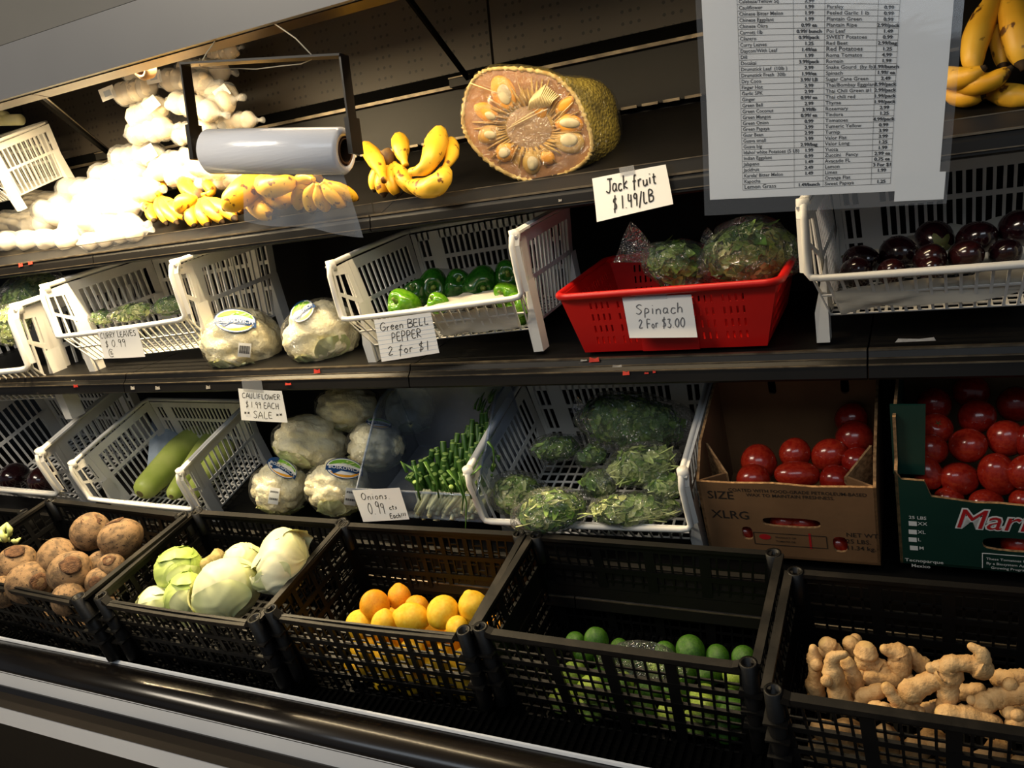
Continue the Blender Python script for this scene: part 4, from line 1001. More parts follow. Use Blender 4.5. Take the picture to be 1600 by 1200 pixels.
# dark green carton, cut by the frame
a2 = at(1397, 735, 1.49); w2 = .36; H2 = .215
Rg = rot(0, 0, math.radians(-2)) @ rot(math.radians(BXT), 0, 0); GX, GY, GZ = Rg[:, 0], Rg[:, 1], Rg[:, 2]; Og = a2 - GZ * H2
box2 = empty('tomato_carton', Og, 'dark green printed carton heaped with plum tomatoes at the right end of the low shelf', 'carton')
def loc2(u, v): p = on_plane(u, v, Og, GY) - Og; return p @ GX, p @ GZ
k2 = mpp(Og); gm = [M['greenbox'], M['cardedge'], M['greenboxin']]
out = [loc2(*p) for p in ((1397, 735), (1408, 749), (1444, 752), (1455, 776), (1490, 781), (1525, 786), (1560, 787), (1600, 791))]
out = [(0, 0), (w2, 0), (w2, out[-1][1])] + list(reversed(out))
hh = loc2(1600, 853)
mb = MB(); mb.plate(out, [ell(hh[0], hh[1], 47 * k2 * 1.1, 13 * k2, 22, 3.5)], Og, GX, GZ, .005, 0, 1); build(mb, 'front_panel', gm, box2)
mb = MB(); mb.plate([(0, 0), (.26, 0), (.26, .31), (.03, .305), (.02, H2 + .01), (0, H2)], [], Og, GY, GZ, -.005, 0, 1); build(mb, 'side_panel', gm, box2)
p0, p1 = loc2(1392, 575), loc2(1440, 730)
mb = MB(); q = [Og + GY * .03 + GX * (-.004) + GZ * (H2 - .03), Og + GY * .03 + GX * .045 + GZ * (H2 - .03), Og + GY * .045 + GX * .05 + GZ * .32, Og + GY * .045 + GX * (-.004) + GZ * .32]; mb.slab(q, 0, 1, 0, 1, .005); build(mb, 'corner_flap', gm, box2)
mb = MB(); mb.plate([(0, 0), (w2, 0), (w2, .32), (0, .32)], [], Og + GY * .26, GX, GZ, -.005, 2, 1); build(mb, 'back_panel', gm, box2)
mb = MB(); mb.slab([Og + GZ * .003, Og + GX * w2 + GZ * .003, Og + GX * w2 + GY * .26 + GZ * .003, Og + GY * .26 + GZ * .003], 0, 1, 0, 1, .005); build(mb, 'base', gm, box2)
gf = lambda x, y: Og + GX * x + GZ * y - GY * .0007
gf2 = lambda x, y: Og + GX * x + GZ * y - GY * .0013
mb = MB(); wh = MB()
def bt2(s, u, v, h, wide=1.0): x, z = loc2(u, v); set_text(wh, s, gf, x, z, h * k2, 'l', 0, wide)
bt2('25 LBS', 1420, 810, 8.5)
for s, u, v in (('XX', 1434, 820), ('XL', 1434, 833), ('L', 1434, 845), ('M', 1436, 858)):
    bt2(s, u, v, 9); x, z = loc2(u - 14, v); wh.add([gf(x + a * k2, z + b_ * k2) for a, b_ in ((0, -1), (11, -1), (11, 8), (0, 8))], [(0, 1, 2, 3)])
bt2(BOXT['tec'], 1414, 876, 9, 1.1); bt2(BOXT['tec2'], 1424, 885, 9, 1.0)
bt2(BOXT['t1'], 1541, 874, 6.5); bt2(BOXT['t2'], 1541, 881, 6.5); bt2(BOXT['t3'], 1548, 888, 6.5)
xa, za = loc2(1535, 864); 
wh.bar(gf(xa, za), gf(xa + .2, za), .0004, .0014, GZ); wh.bar(gf(xa, za), gf(xa, za - .035), .0014, .0004, -GY)
x, z = loc2(1491, 823)
set_text(wh, MARRO, gf, x, z, 52 * k2, 'l', 0, .95); set_text(mb, MARR, gf2, x, z, 52 * k2, 'l', 0, .95)
tag(build(wh, 'white_lettering', M['cartonwhite'], box2), kind='stuff'); build(mb, 'red_lettering', M['cartonred'], box2)

# ------------------------------------------------------------------ translucent bin for the green onions
a3, b3 = at(557, 764, 1.485), at(742, 757, 1.485); H3 = .080
w3, R3, O3 = frame_from(a3, b3, 24, H3); BX, BY, BZ = R3[:, 0], R3[:, 1], R3[:, 2]
ob = empty('clear_plastic_bin', O3, 'translucent bluish plastic bin with a low front holding green onions', 'bin')
l3 = lambda x, y, z: O3 + BX * x + BY * y + BZ * z
D3, T3 = .27, .20
mb = MB(); mb.plate([(.012, 0), (w3 - .012, 0), (w3, H3), (0, H3)], [], O3, BX, BZ, .003); build(mb, 'front_wall', M['bin'], ob)
for s, x in ((1, 0), (-1, w3)):
    mb = MB(); mb.plate([(0, 0), (D3, 0), (D3, T3), (.2, T3), (.17, T3 - .01), (0, H3)], [], O3 + BX * x, BY, BZ, .003 * s); build(mb, 'side_wall', M['bin'], ob)
mb = MB(); mb.plate([(0, 0), (w3, 0), (w3, T3), (0, T3)], [], O3 + BY * D3, BX, BZ, -.003); build(mb, 'back_wall', M['bin'], ob)
mb = MB(); mb.slab([l3(0, 0, .002), l3(w3, 0, .002), l3(w3, D3, .002), l3(0, D3, .002)], 0, 1, 0, 1, .003); build(mb, 'base', M['bin'], ob)
mb = MB(); mb.tube([l3(0, D3, T3), l3(0, .2, T3), l3(0, .17, T3 - .01), l3(0, 0, H3), l3(w3, 0, H3), l3(w3, .17, T3 - .01), l3(w3, .2, T3), l3(w3, D3, T3), l3(0, D3, T3)], .0035, 8); build(mb, 'rim', M['bin'], ob)
# ------------------------------------------------------------------ produce
r5 = random.Random(11)
def bumps(n, seed, amp, w):
    """radius factors with rounded bumps around n random directions"""
    g = np.random.RandomState(seed); c = g.normal(size=(n, 3)); c /= np.linalg.norm(c, axis=1)[:, None]
    def fn(d):
        k = (d @ c.T).max(1); ang = np.arccos(np.clip(k, -1, 1)); return 1 + amp * np.sqrt(np.clip(1 - (ang / w) ** 2, 0, 1)) - amp * .6
    return fn
def waves(seed, amp, f=3.0):
    g = np.random.RandomState(seed); k = g.normal(size=(5, 3)) * f; ph = g.uniform(0, 6, 5)
    return lambda d: 1 + amp * np.sin(d @ k.T + ph).mean(1)
def thing1(name, mb_mesh, label, cat, group, loc, R=I3, s=1.0, mats=None):
    o = link(name, mb_mesh); place(o, loc, R, s); return tag(o, label, cat, group)
def px(p, d): return d * mpp(p)          # metres for a span of d picture elements at p

# --- citrus
def citrus(nip, seed, m):
    mb = MB(); w = waves(seed, .03)
    def fn(d):
        z = d[:, 2]; return w(d) * (1 + nip * np.exp(-((1 - z) / .06) ** 2) + nip * .5 * np.exp(-((1 + z) / .05) ** 2))
    mb.ball(r=(.5, .5, .56), nl=16, nm=20, fn=fn); return mb.mesh('citrus', m)
LM = [citrus(.13, i, M['lemon']) for i in range(3)] + [citrus(.10, 9, M['lemondark'])]
lem = [((585.6, 946), 48, 3, 1.30, 'darker orange tinted lemon at the left of the top layer'), ((624, 933), 37, 3, 1.345, 'smallest round lemon sitting highest in the crate'), ((651, 950), 41, 3, 1.33, 'lemon half hidden behind the front middle one, right of the highest lemon'),
       ((643.6, 966), 50, 0, 1.27, 'pale lemon touching the front rim in the middle'), ((692, 957), 52, 1, 1.285, 'largest bright yellow lemon, right of the middle'), ((740, 949), 49, 2, 1.31, 'lemon against the right wall of its crate'),
       ((561, 976), 44, 0, 1.27, 'lemon showing only its top at the left end of the front rim'), ((600, 975), 42, 1, 1.265, 'lemon peeping over the front rim below the darker orange one'), ((714, 980), 36, 2, 1.265, 'lemon peeping over the front rim below the largest one'), ((731, 972), 34, 1, 1.30, 'lemon wedged low between the largest one and the crate wall')]
for (u, v), d, k, y, lb in lem:
    p = at(u, v, y); thing1('lemon', LM[k], lb, 'lemon', 'yellow lemons in the lattice crate', p, rrot(r5), px(p, d) * .98)
loc, Rm, k = CR['lemon']
for j in range(3):
    for i in range(6):
        for q in range(3):
            x = -.10 + i * .066 + r5.uniform(-.008, .008) + (.02 if q % 2 else 0); y = .050 + j * .072 + r5.uniform(-.006, .006); z = .038 + q * .052 + r5.uniform(-.006, .006)
            if abs(x * k) > .205 or q == 2 or (q == 1 and j == 2): continue
            thing1('lemon', LM[r5.randrange(4)], 'lemon lower in the pile, seen only through the crate lattice', 'lemon', 'lemons seen through the crate lattice', loc + Rm @ np.array([x * k, y, z]), rrot(r5), .062)
IM = [citrus(.07, i + 20, M['lime']) for i in range(3)] + [citrus(.07, 30, M['limebright'])]
lim = [((932, 1000), 38, 1.33, 'lime showing above the front rim, second from the left of the crate'), ((899, 1003), 32, 1.345, 'dim lime at the left end above the front rim'), ((1079, 1016), 45, 1.32, 'largest lime standing above the front rim right of the crate middle'),
       ((1121, 1026), 37, 1.325, 'lime second from the right wall above the front rim'), ((1162, 1028), 38, 1.33, 'lime in the right corner above the front rim'), ((1040, 1019), 33, 1.36, 'dim lime left of the largest one'), ((968, 1013), 30, 1.37, 'dim lime lying behind the clear bag')]
for i, ((u, v), d, y, lb) in enumerate(lim):
    p = at(u, v, y); thing1('lime', IM[i % 3], lb, 'lime', 'green limes in the lattice crate', p, rrot(r5), px(p, d))
loc, Rm, k = CR['lime']
for j in range(3):
    for i in range(8):
        for q in range(3):
            x = -.125 + i * .049 + r5.uniform(-.006, .006) + (.016 if q % 2 else 0); y = .040 + j * .056 + r5.uniform(-.006, .006); z = .032 + q * .042 + r5.uniform(-.005, .005)
            if abs(x) > .21 or q == 2 or (q == 1 and (i in (0, 3, 4) or j > 0)): continue
            thing1('lime', IM[r5.choice((0, 1, 3, 3))], 'lime lower in the pile, seen only through the crate lattice', 'lime', 'limes seen through the crate lattice', loc + Rm @ np.array([x * k, y, z]), rrot(r5), .049)

# --- ginger
GM = [M['ginger'], M['gingercut']]
def ginger(paths, y, label, zoom=True, group='ginger roots heaped in the crate', seed=0):
    g = random.Random(seed); mb = MB(); c0 = None
    for P in paths:
        pts = []; rad = []
        for (a, b, rr) in P:
            u, v = (1180 + a / 3.529, 860 + b / 3.529) if zoom else (a, b); rr = rr / 3.529 if zoom else rr
            p = at(u, v, y); rad.append(rr * mpp(p) * .96); pts.append(p + np.array([0, g.uniform(-.3, .3) * rad[-1], 0]))
        if len(pts) == 1: pts.append(pts[0] + np.array([.3, .5, .1]) * rad[0]); rad.append(rad[0] * .9)
        # resample with rings
        Q = []; Rr = []
        d0 = pts[0] - pts[1]; d0 /= np.linalg.norm(d0); d1 = pts[-1] - pts[-2]; d1 /= np.linalg.norm(d1)
        for i in range(len(pts) - 1):
            N = 7
            for j in range(N):
                t = j / N; a, b, c, d = pts[max(i - 1, 0)], pts[i], pts[i + 1], pts[min(i + 2, len(pts) - 1)]
                q = .5 * ((2 * b) + (c - a) * t + (2 * a - 5 * b + 4 * c - d) * t * t + (3 * b - a - 3 * c + d) * t ** 3)
                s = t * t * (3 - 2 * t); rr = rad[i] * (1 - s) + rad[i + 1] * s
                Q.append(q); Rr.append(rr * (1 + .07 * ((j + i) % 2) - .12 * math.exp(-((t - .5) / .14) ** 2) + g.uniform(-.03, .03)))
        Q.append(pts[-1]); Rr.append(rad[-1])
        H = [(Q[0] + d0 * Rr[0] * c_, Rr[0] * s_) for c_, s_ in ((.92, .3), (.78, .62), (.5, .86))]
        T = [(Q[-1] + d1 * Rr[-1] * c_, Rr[-1] * s_) for c_, s_ in ((.5, .86), (.78, .62), (.92, .3))]
        full = H + list(zip(Q, Rr)) + T
        mb.tube([f[0] for f in full], [f[1] for f in full], 14, mi=[1] + [0] * (len(full) - 3) + [1], flat=.92)
    # knobs
    V = np.array(mb.v); 
    for _ in range(g.choice((1, 2, 2, 3))):
        p = V[g.randrange(len(V))]; mb.ball(p, .007 + g.random() * .004, 7, 10, R=rrot(g))
    return tag(build(mb, 'ginger_root', GM), label, 'ginger', group)
GP = [
 ('large branching ginger root with an upright finger at its right', 1.235, [[(860, 770, 75), (960, 730, 60), (1060, 690, 88), (1070, 625, 55), (1190, 625, 52), (1240, 645, 75)], [(1240, 650, 70), (1250, 570, 42), (1195, 530, 26)], [(1060, 700, 80), (1060, 800, 62), (1035, 850, 42)], [(1010, 640, 40), (1060, 640, 50)]]),
 ('slim knobbly ginger root standing on end along the left crate wall', 1.27, [[(320, 545, 26), (325, 605, 46), (330, 665, 36), (330, 740, 56), (345, 800, 46)]]),
 ('round ginger knob in the top left of the heap', 1.33, [[(405, 525, 58), (440, 560, 52)]]),
 ('pale ginger knob half hidden behind the top left of the heap', 1.36, [[(530, 515, 52), (560, 560, 48)]]),
 ('fat rounded ginger root pointing up, left of the heap centre', 1.30, [[(610, 565, 66), (610, 620, 62)], [(610, 630, 60), (690, 660, 60), (720, 680, 50)]]),
 ('long cleft ginger root leaning at the front left with a thin bent tip', 1.235, [[(490, 575, 24), (425, 600, 40), (430, 680, 62), (465, 790, 64), (500, 850, 56)]]),
 ('ginger root lying upright beside the long cleft one', 1.265, [[(510, 625, 48), (545, 700, 52), (570, 790, 48)]]),
 ('ginger root with a flat cut face at the top centre of the heap', 1.31, [[(720, 545, 34), (790, 585, 74), (800, 645, 68)]]),
 ('ginger root behind the flat cut one, right of the top centre', 1.335, [[(850, 570, 40), (930, 640, 58), (960, 650, 48)]]),
 ('short thick ginger root at the front left of the large branching one', 1.24, [[(600, 810, 55), (680, 775, 50)]]),
 ('slender ginger root slanting down to the front rim', 1.225, [[(730, 760, 38), (780, 825, 44), (840, 880, 48), (910, 935, 44)]]),
 ('ginger root lying along the front rim left of the middle', 1.215, [[(670, 880, 58), (760, 905, 52)]]),
 ('broad ginger root lying along the front rim right of the middle', 1.215, [[(1060, 905, 70), (1180, 925, 72), (1310, 955, 56)]]),
 ('long smooth ginger root on the right pointing left', 1.235, [[(1260, 835, 66), (1350, 815, 64), (1450, 795, 60), (1570, 770, 55)]]),
 ('ginger root behind the long smooth one at the right', 1.28, [[(1350, 715, 58), (1450, 700, 58), (1550, 690, 52)]]),
 ('ginger root in the front right corner cut by the picture edge', 1.22, [[(1440, 960, 64), (1530, 930, 58)]]),
 ('small dark ginger root below the large branching one', 1.25, [[(950, 885, 52), (1000, 860, 40)]]),
 ('tiny ginger piece at the front left end of the rim', 1.215, [[(335, 835, 34), (400, 855, 34)]]),
 ('ginger piece under the long smooth one at the right', 1.26, [[(1400, 885, 52), (1470, 860, 50)]]),
 ('ginger root filling the gap behind the large branching one', 1.31, [[(1150, 790, 52), (1230, 770, 44)]]),
 ('ginger root low behind the short thick one', 1.29, [[(640, 700, 55), (760, 720, 50)]]),
]
for i, (lb, y, ps) in enumerate(GP): ginger(ps, y, lb, seed=i + 1)
loc, Rm, k = CR['ginger']
for i in range(20):
    x = -.17 + (i % 10) * .043 + r5.uniform(-.01, .01); z = .045 + (i // 10) * .05; yy = .045 + r5.uniform(0, .02)
    mb = MB(); a = np.array([x, yy, z]); d = np.array([r5.uniform(-.6, 1), r5.uniform(-.2, .3), r5.uniform(-.5, .5)]); d /= np.linalg.norm(d)
    pts = [loc + Rm @ (a + d * t) for t in (-.036, -.032, -.024, -.01, .004, .018, .027, .032, .036)]
    mb.tube(pts, [.004, .010, .016, .019, .016, .019, .016, .010, .004], 10, mi=0); tag(build(mb, 'ginger_root', GM), 'ginger lower in the heap, seen only through the crate lattice', 'ginger', 'ginger seen through the crate lattice')
tray = MB(); tray.slab([loc + Rm @ np.array(p) for p in ((-.2, .06, .10), (.2, .06, .10), (.2, .24, .10), (-.2, .24, .10))], 0, 1, 0, 1, .012)

# --- cabbages
def leaf_shell(mb, R, r, th, span, seed, mi=0, off=1.03):
    """an outer leaf lying on a ball: wavy edged curved sheet with raised ribs"""
    g = random.Random(seed); ph = g.uniform(0, 6)
    def fn(s, t, k=0.0):
        a = (s - .5) * span * (.5 + .9 * math.sin(math.pi * min(.08 + t * .86, .97))); b = .12 + t * th
        d = np.array([math.sin(b) * math.cos(a), math.sin(b) * math.sin(a), math.cos(b)])
        edge = max(abs(s - .5) * 2, t) ** 6
        rib = .036 * math.exp(-((s - .5) / .045) ** 2) + .026 * max(0, math.cos((abs(s - .5) * 14 - t * 13))) ** 6
        kk = off + .04 * edge * (1 + .8 * math.sin(13 * s + ph + 5 * t)) + rib - k
        return R @ (d * np.asarray(r) * kk)
    mb.grid(lambda s, t: fn(s, t), 22, 20, mi); mb.grid(lambda s, t: fn(1 - s, t, .012), 22, 20, mi)
def cabbage(u, v, y, rx, ry, ang, label, m, seed, tilt=None):
    p = at(u, v, y); k = mpp(p); R = facing(ang); r = np.array([rx * k, (rx + ry) / 2 * k, ry * k])
    root = empty('cabbage', p - np.array([0, 0, r[2]]), label, 'cabbage', 'pale green cabbages in the crate'); g = np.random.RandomState(seed)
    wv_ = waves(seed, .04, 2.2)
    def veined(d):
        ph = np.arctan2(d[:, 1], d[:, 0]); th = np.arccos(np.clip(d[:, 2], -1, 1)); q = np.clip(np.cos(6 * ph + 1.6 * np.sin(3 * th + seed)), 0, 1) ** 10; q2 = np.clip(np.cos(17 * ph + 5 * th), 0, 1) ** 6
        return wv_(d) * (1 + (.036 * q + .010 * q2) * np.sin(th) ** .5)
    mb = MB(); mb.ball(p, r, 40, 90, fn=veined, R=R @ rot(.9, .5 * (-1) ** seed, seed * .7)); build(mb, 'head', M[m], root)
    for i in range(4):
        mb = MB(); dv = [(-.75, -.35, .55), (.55, -.45, .7), (.1, -.5, -.85), (-.2, .5, .8)][i]; Q = np.array(Vector(dv).to_track_quat('Z', 'Y').to_matrix()) @ rot(0, 0, [2.2, -.9, .3, 1.0][i] + seed * .4); leaf_shell(mb, Q, (1, 1, 1), 1.35, 1.9, seed * 5 + i)
        V = np.array(mb.v); mb.v = [tuple(x) for x in ((V * r) @ R.T + p)]
        build(mb, 'outer_leaf', M[m if i != 2 else 'cabbage'], root)
    return root
cabbage(280, 890, 1.28, 36, 34, 0, 'round bright green cabbage at the back left of its crate, beside a cut stalk', 'cabbagegreen', 1)
cabbage(291, 930, 1.235, 30, 34, 0, 'small green cabbage squeezed between two others at the crate front', 'cabbagegreen', 2)
cabbage(247, 944, 1.225, 31, 27, 10, 'pale cabbage low in the front left corner of the crate', 'cabbagepale', 3)
cabbage(354, 922, 1.235, 55, 45, 20, 'largest cabbage, veined outer leaf wrapped over its front', 'cabbagepale', 4)
cabbage(381, 876, 1.32, 30, 26, 0, 'small round cabbage at the back, behind the largest one', 'cabbagepale', 5)
cabbage(443, 878, 1.29, 55, 37, 42, 'pale elongated cabbage leaning on the right crate wall', 'cabbagepale', 6)
cabbage(315, 955, 1.26, 34, 26, 0, 'cabbage buried under the front of the pile', 'cabbage', 8)
mb = MB(); mb.tube([at(318, 884, 1.315), at(335, 876, 1.325), at(344, 868, 1.33)], [.014, .018, .021], 12); mb.ball(at(322, 883, 1.31), .017, 8, 10); tag(build(mb, 'cabbage_stalk', M['stump']), 'cut brown cabbage stalk behind the round green cabbage', 'stalk')

# --- brown roots
def root_mesh(seed):
    mb = MB(); w = waves(seed, .09, 2.0)
    def fn(d):
        z = d[:, 2]; return w(d) * (1 + .05 * np.exp(-((1 + z) / .12) ** 2))
    mb.ball(r=(.5, .5, .46), nl=18, nm=24, fn=fn); a = mb
    mb = MB()
    def f2(d):
        return waves(seed + 3, .25, 6)(d)
    mb.ball((0, 0, .430), (.23, .21, .036), 10, 22, fn=f2); return a.mesh('body', M['root']), mb.mesh('crown_scar', M['scar'])
RMs = [root_mesh(i) for i in range(3)]
rts = [(142, 831, 60, 1.33, (40, 30), 'dark smooth brown root at the back of the pile, left of another'), (190, 841, 67, 1.31, (20, -70), 'brown root at the back right with a grey bruise'), (26, 882, 62, 1.24, (30, 20), 'brown root cut by the left edge, leftmost in the pile'),
       (91, 873, 64, 1.26, (60, 160), 'brown root in the middle of the pile, half covered by the scarred one'), (46, 911, 67, 1.19, (80, 60), 'brown root at the front left against the crate rim'), (110, 895, 67, 1.20, (55, 30), 'brown root with a big dark scar facing front'),
       (158, 882, 44, 1.27, (20, 50), 'small brown root low behind the scarred one'), (174, 884, 40, 1.255, (50, 10), 'small brown root with a dark top beside the right crate wall'), (155, 909, 44, 1.225, (80, 10), 'brown root near the front right crate corner'),
       (107, 936, 52, 1.165, (70, 90), 'brown root lowest at the front, under the scarred one'), (2, 925, 50, 1.17, (80, 90), 'brown root at the far left showing a slice at the picture edge')]
for i, (u, v, d, y, (tx, tz), lb) in enumerate(rts):
    p = at(u, v, y); s = px(p, d); t = link('root_vegetable', None); R = facing(0) @ rot(math.radians(tx), 0, math.radians(tz)); place(t, p, R, s); tag(t, lb, 'root vegetable', 'brown roots in the crate'); t.empty_display_size = .02
    b_, c_ = RMs[i % 3]; link('body', b_, t); link('crown_scar', c_, t)
loc, Rm, k = CR['root']
for i in range(10):
    x = -.06 + (i % 4) * .075 + r5.uniform(-.01, .01); y_ = .05 + (i // 4) * .075; t = link('root_vegetable', None); place(t, loc + Rm @ np.array([x * k, y_, .042]), rrot(r5), .074); t.empty_display_size = .02
    tag(t, 'brown root at the bottom of the crate, seen only through the lattice', 'root vegetable', 'brown roots seen through the crate lattice'); b_, c_ = RMs[i % 3]; link('body', b_, t); link('crown_scar', c_, t)
# green tops and a red lid in the cut-off crate
mb = MB()
for i in range(26):
    p = at(r5.uniform(-60, 22), r5.uniform(826, 850), 1.29 + r5.uniform(-.03, .03)); a = rrot(r5); mb.tube([p, p + a @ np.array([.02, 0, .01]), p + a @ np.array([.035, 0, 0])], [.006, .008, .003], 6)
tag(build(mb, 'chopped_greens', M['leafpale']), 'bright green vegetable tops in the cut off crate at the left edge', 'greens', None, 'stuff')

# --- squash
def longfruit(name, pts, rr, mats, n=18):
    mb = MB(); Q = []; Rr = []; k = len(pts)
    for i in range(k - 1):
        a, b, c, d = pts[max(i - 1, 0)], pts[i], pts[i + 1], pts[min(i + 2, k - 1)]
        for j in range(8):
            t = j / 8; Q.append(.5 * ((2 * b) + (c - a) * t + (2 * a - 5 * b + 4 * c - d) * t * t + (3 * b - a - 3 * c + d) * t ** 3)); Rr.append(rr[i] * (1 - t) + rr[i + 1] * t)
    Q.append(pts[-1]); Rr.append(rr[-1]); d0 = Q[0] - Q[1]; d0 /= np.linalg.norm(d0); d1 = Q[-1] - Q[-2]; d1 /= np.linalg.norm(d1)
    H = [(Q[0] + d0 * Rr[0] * c_, Rr[0] * s_) for c_, s_ in ((.80, .12), (.79, .32), (.68, .62), (.42, .86))]; T = [(Q[-1] + d1 * Rr[-1] * c_, Rr[-1] * s_) for c_, s_ in ((.42, .86), (.68, .62), (.79, .32), (.80, .12))]
    full = H + list(zip(Q, Rr)) + T; mb.tube([f[0] for f in full], [f[1] for f in full], n, mi=[1] + [0] * (len(full) - 2)); return mb
for (pp, rr, lb) in (([(228, 762), (252, 737), (282, 703), (306, 682)], (19, 22, 23, 20), 'thick pale green squash on the left in the white bin'), ([(272, 770), (290, 745), (318, 705), (338, 678)], (12, 15, 18, 16), 'thinner green squash behind the thick one in the white bin'), ([(298, 772), (322, 740), (352, 700)], (12, 16, 16), 'green squash half hidden behind the bin right side')):
    pts = [on_shelf('low', u, v, .075 if lb.startswith('thick') else .07) for u, v in pp]; k = mpp(pts[0])
    tag(build(longfruit('squash', pts, [x * k for x in rr], 0), 'long_squash', [M['squash'], M['squashstem']]), lb, 'squash', 'long green squash')
liner('bag_liner', 'crumpled clear white liner behind the squash in the white bin', M['bluetray'], [on_shelf('low', *p, h) for p, h in (((226, 752), .085), ((258, 742), .08), ((286, 650), .11), ((238, 655), .14))], seed=4)
# --- eggplants
def egg_mesh(seed, m):
    mb = MB(); 
    def fn(d): return waves(seed, .04, 2)(d) * (1 - .12 * np.clip(d[:, 2], 0, 1))
    mb.ball(r=(.5, .5, .68), nl=16, nm=22, fn=fn); body = mb.mesh('fruit', M[m]); mb = MB()
    def cap(s, t):
        a = 2 * math.pi * s; b = .02 + t * (.62 + .22 * math.cos(5 * a)); return np.array([.46 * math.sin(b) * math.cos(a), .46 * math.sin(b) * math.sin(a), .615 * math.cos(b) + .012])
    mb.grid(cap, 30, 6, wrap=True); mb.tube([(0, 0, .6), (.02, 0, .68), (.05, .01, .76)], [.07, .05, .06], 8); return body, mb.mesh('stem_cap', M['eggcap'])
EG = [egg_mesh(1, 'eggplant'), egg_mesh(2, 'eggplantred')]
def eggplant(u, v, y, w, ang, turn, kind, lb, grp):
    p = at(u, v, y); s = px(p, w); t = link('eggplant', None); place(t, p, facing(ang) @ rot(math.radians(turn if 'cap' in lb else -100 + turn * .4), 0, 0), s); t.empty_display_size = .02; tag(t, lb, 'eggplant', grp)
    b_, c_ = EG[kind]; link('fruit', b_, t); link('stem_cap', c_, t)
g_ = 'dark eggplants in the right white bin'
for a in ((1344, 407, 1.62, 48, 60, -60, 0, 'eggplant with a green cap at the left of the bin'), (1338, 427, 1.56, 50, 80, -20, 0, 'long eggplant lying at the front left of the bin'), (1402, 396, 1.63, 55, 10, 60, 0, 'round black eggplant second from the left at the back'),
          (1460, 373, 1.68, 56, -20, 120, 0, 'black eggplant at the back with its cap turned down'), (1525, 374, 1.66, 56, 70, 30, 0, 'glossy black eggplant at the back right'), (1452, 405, 1.57, 48, 78, 10, 1, 'reddish eggplant in front middle of the bin'), (1508, 400, 1.57, 50, 70, 20, 1, 'reddish black eggplant right of the front middle'),
          (1592, 357, 1.66, 58, 30, 40, 0, 'black eggplant cut by the right picture edge'), (1570, 396, 1.58, 46, 80, 10, 0, 'dull eggplant low at the right front of the bin'), (1392, 425, 1.55, 42, 80, 10, 1, 'reddish eggplant showing through the front slats'), (1455, 420, 1.545, 40, 85, 0, 1, 'eggplant low behind the front slats, right of the middle')): eggplant(*a, g_)
eggplant(24, 746, 1.60, 46, 70, 60, 0, 'shiny black eggplant in the left bin of the low shelf', 'eggplants in the small left bin')
eggplant(72, 750, 1.60, 46, 80, 10, 1, 'dull brown eggplant in the left bin of the low shelf', 'eggplants in the small left bin')
liner('bin_liner', 'white paper liner hanging inside the front of the eggplant bin', M['liner'], [at(1303, 456, 1.478), at(1640, 408, 1.478), at(1640, 455, 1.503), at(1314, 488, 1.503)], wav=.004, seed=2)
liner('bin_liner', 'grey paper liner rising behind the eggplants', M['liner'], [at(1318, 425, 1.60), at(1640, 415, 1.60), at(1600, 330, 1.735), at(1400, 372, 1.735)], wav=.006, seed=3)
liner('bin_liner', 'white paper liner folded over in the green pepper bin', M['liner'], [at(650, 480, 1.50), at(800, 472, 1.50), at(775, 452, 1.57), at(700, 464, 1.57)], wav=.003, seed=6)
liner('bin_liner', 'white paper liner behind the slats of the green pepper bin', M['liner'], [at(672, 492, 1.475), at(800, 478, 1.475), at(812, 512, 1.51), at(690, 524, 1.51)], wav=.003, seed=7)
liner('bin_liner', 'grey paper lining the back of the green pepper bin', M['liner'], [at(650, 450, 1.63), at(810, 440, 1.63), at(805, 412, 1.735), at(668, 422, 1.735)], wav=.003, seed=8)

# --- tomatoes
def tom_mesh(seed, m):
    mb = MB(); 
    def fn(d): return waves(seed, .04, 2)(d) * (1 - .10 * np.exp(-((1 - d[:, 2]) / .03) ** 2))
    mb.ball(r=(.5, .5, .56), nl=16, nm=22, fn=fn); a = mb.mesh('fruit', M[m]); mb = MB()
    mb.tube([(0, 0, .49), (.0, 0, .505)], [.05, .04], 8)
    for i in range(5): q = 2 * math.pi * i / 5 + .3; mb.tube([(0, 0, .497), (.07 * math.cos(q), .07 * math.sin(q), .512), (.13 * math.cos(q), .13 * math.sin(q), .51)], [.02, .014, .004], 5)
    return a, mb.mesh('stem_scar', M['calyx'])
seedless = lambda u, v: int(u * 7 + v * 3) % 5 == 0
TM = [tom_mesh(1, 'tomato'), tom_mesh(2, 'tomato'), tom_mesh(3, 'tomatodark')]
def tomato(u, v, y, w, h, ang, turn, kind, lb, grp):
    p = at(u, v, y); s = px(p, w); t = link('tomato', None); place(t, p, facing(ang) @ rot(math.radians(turn if kind == 0 and seedless(u, v) else turn + 150), 0, 0), (s, s, s * (h / w) / 1.0)); t.empty_display_size = .02; tag(t, lb, 'tomato', grp)
    b_, c_ = TM[kind]; link('fruit', b_, t); link('stem_scar', c_, t)
g_ = 'plum tomatoes in the brown carton'
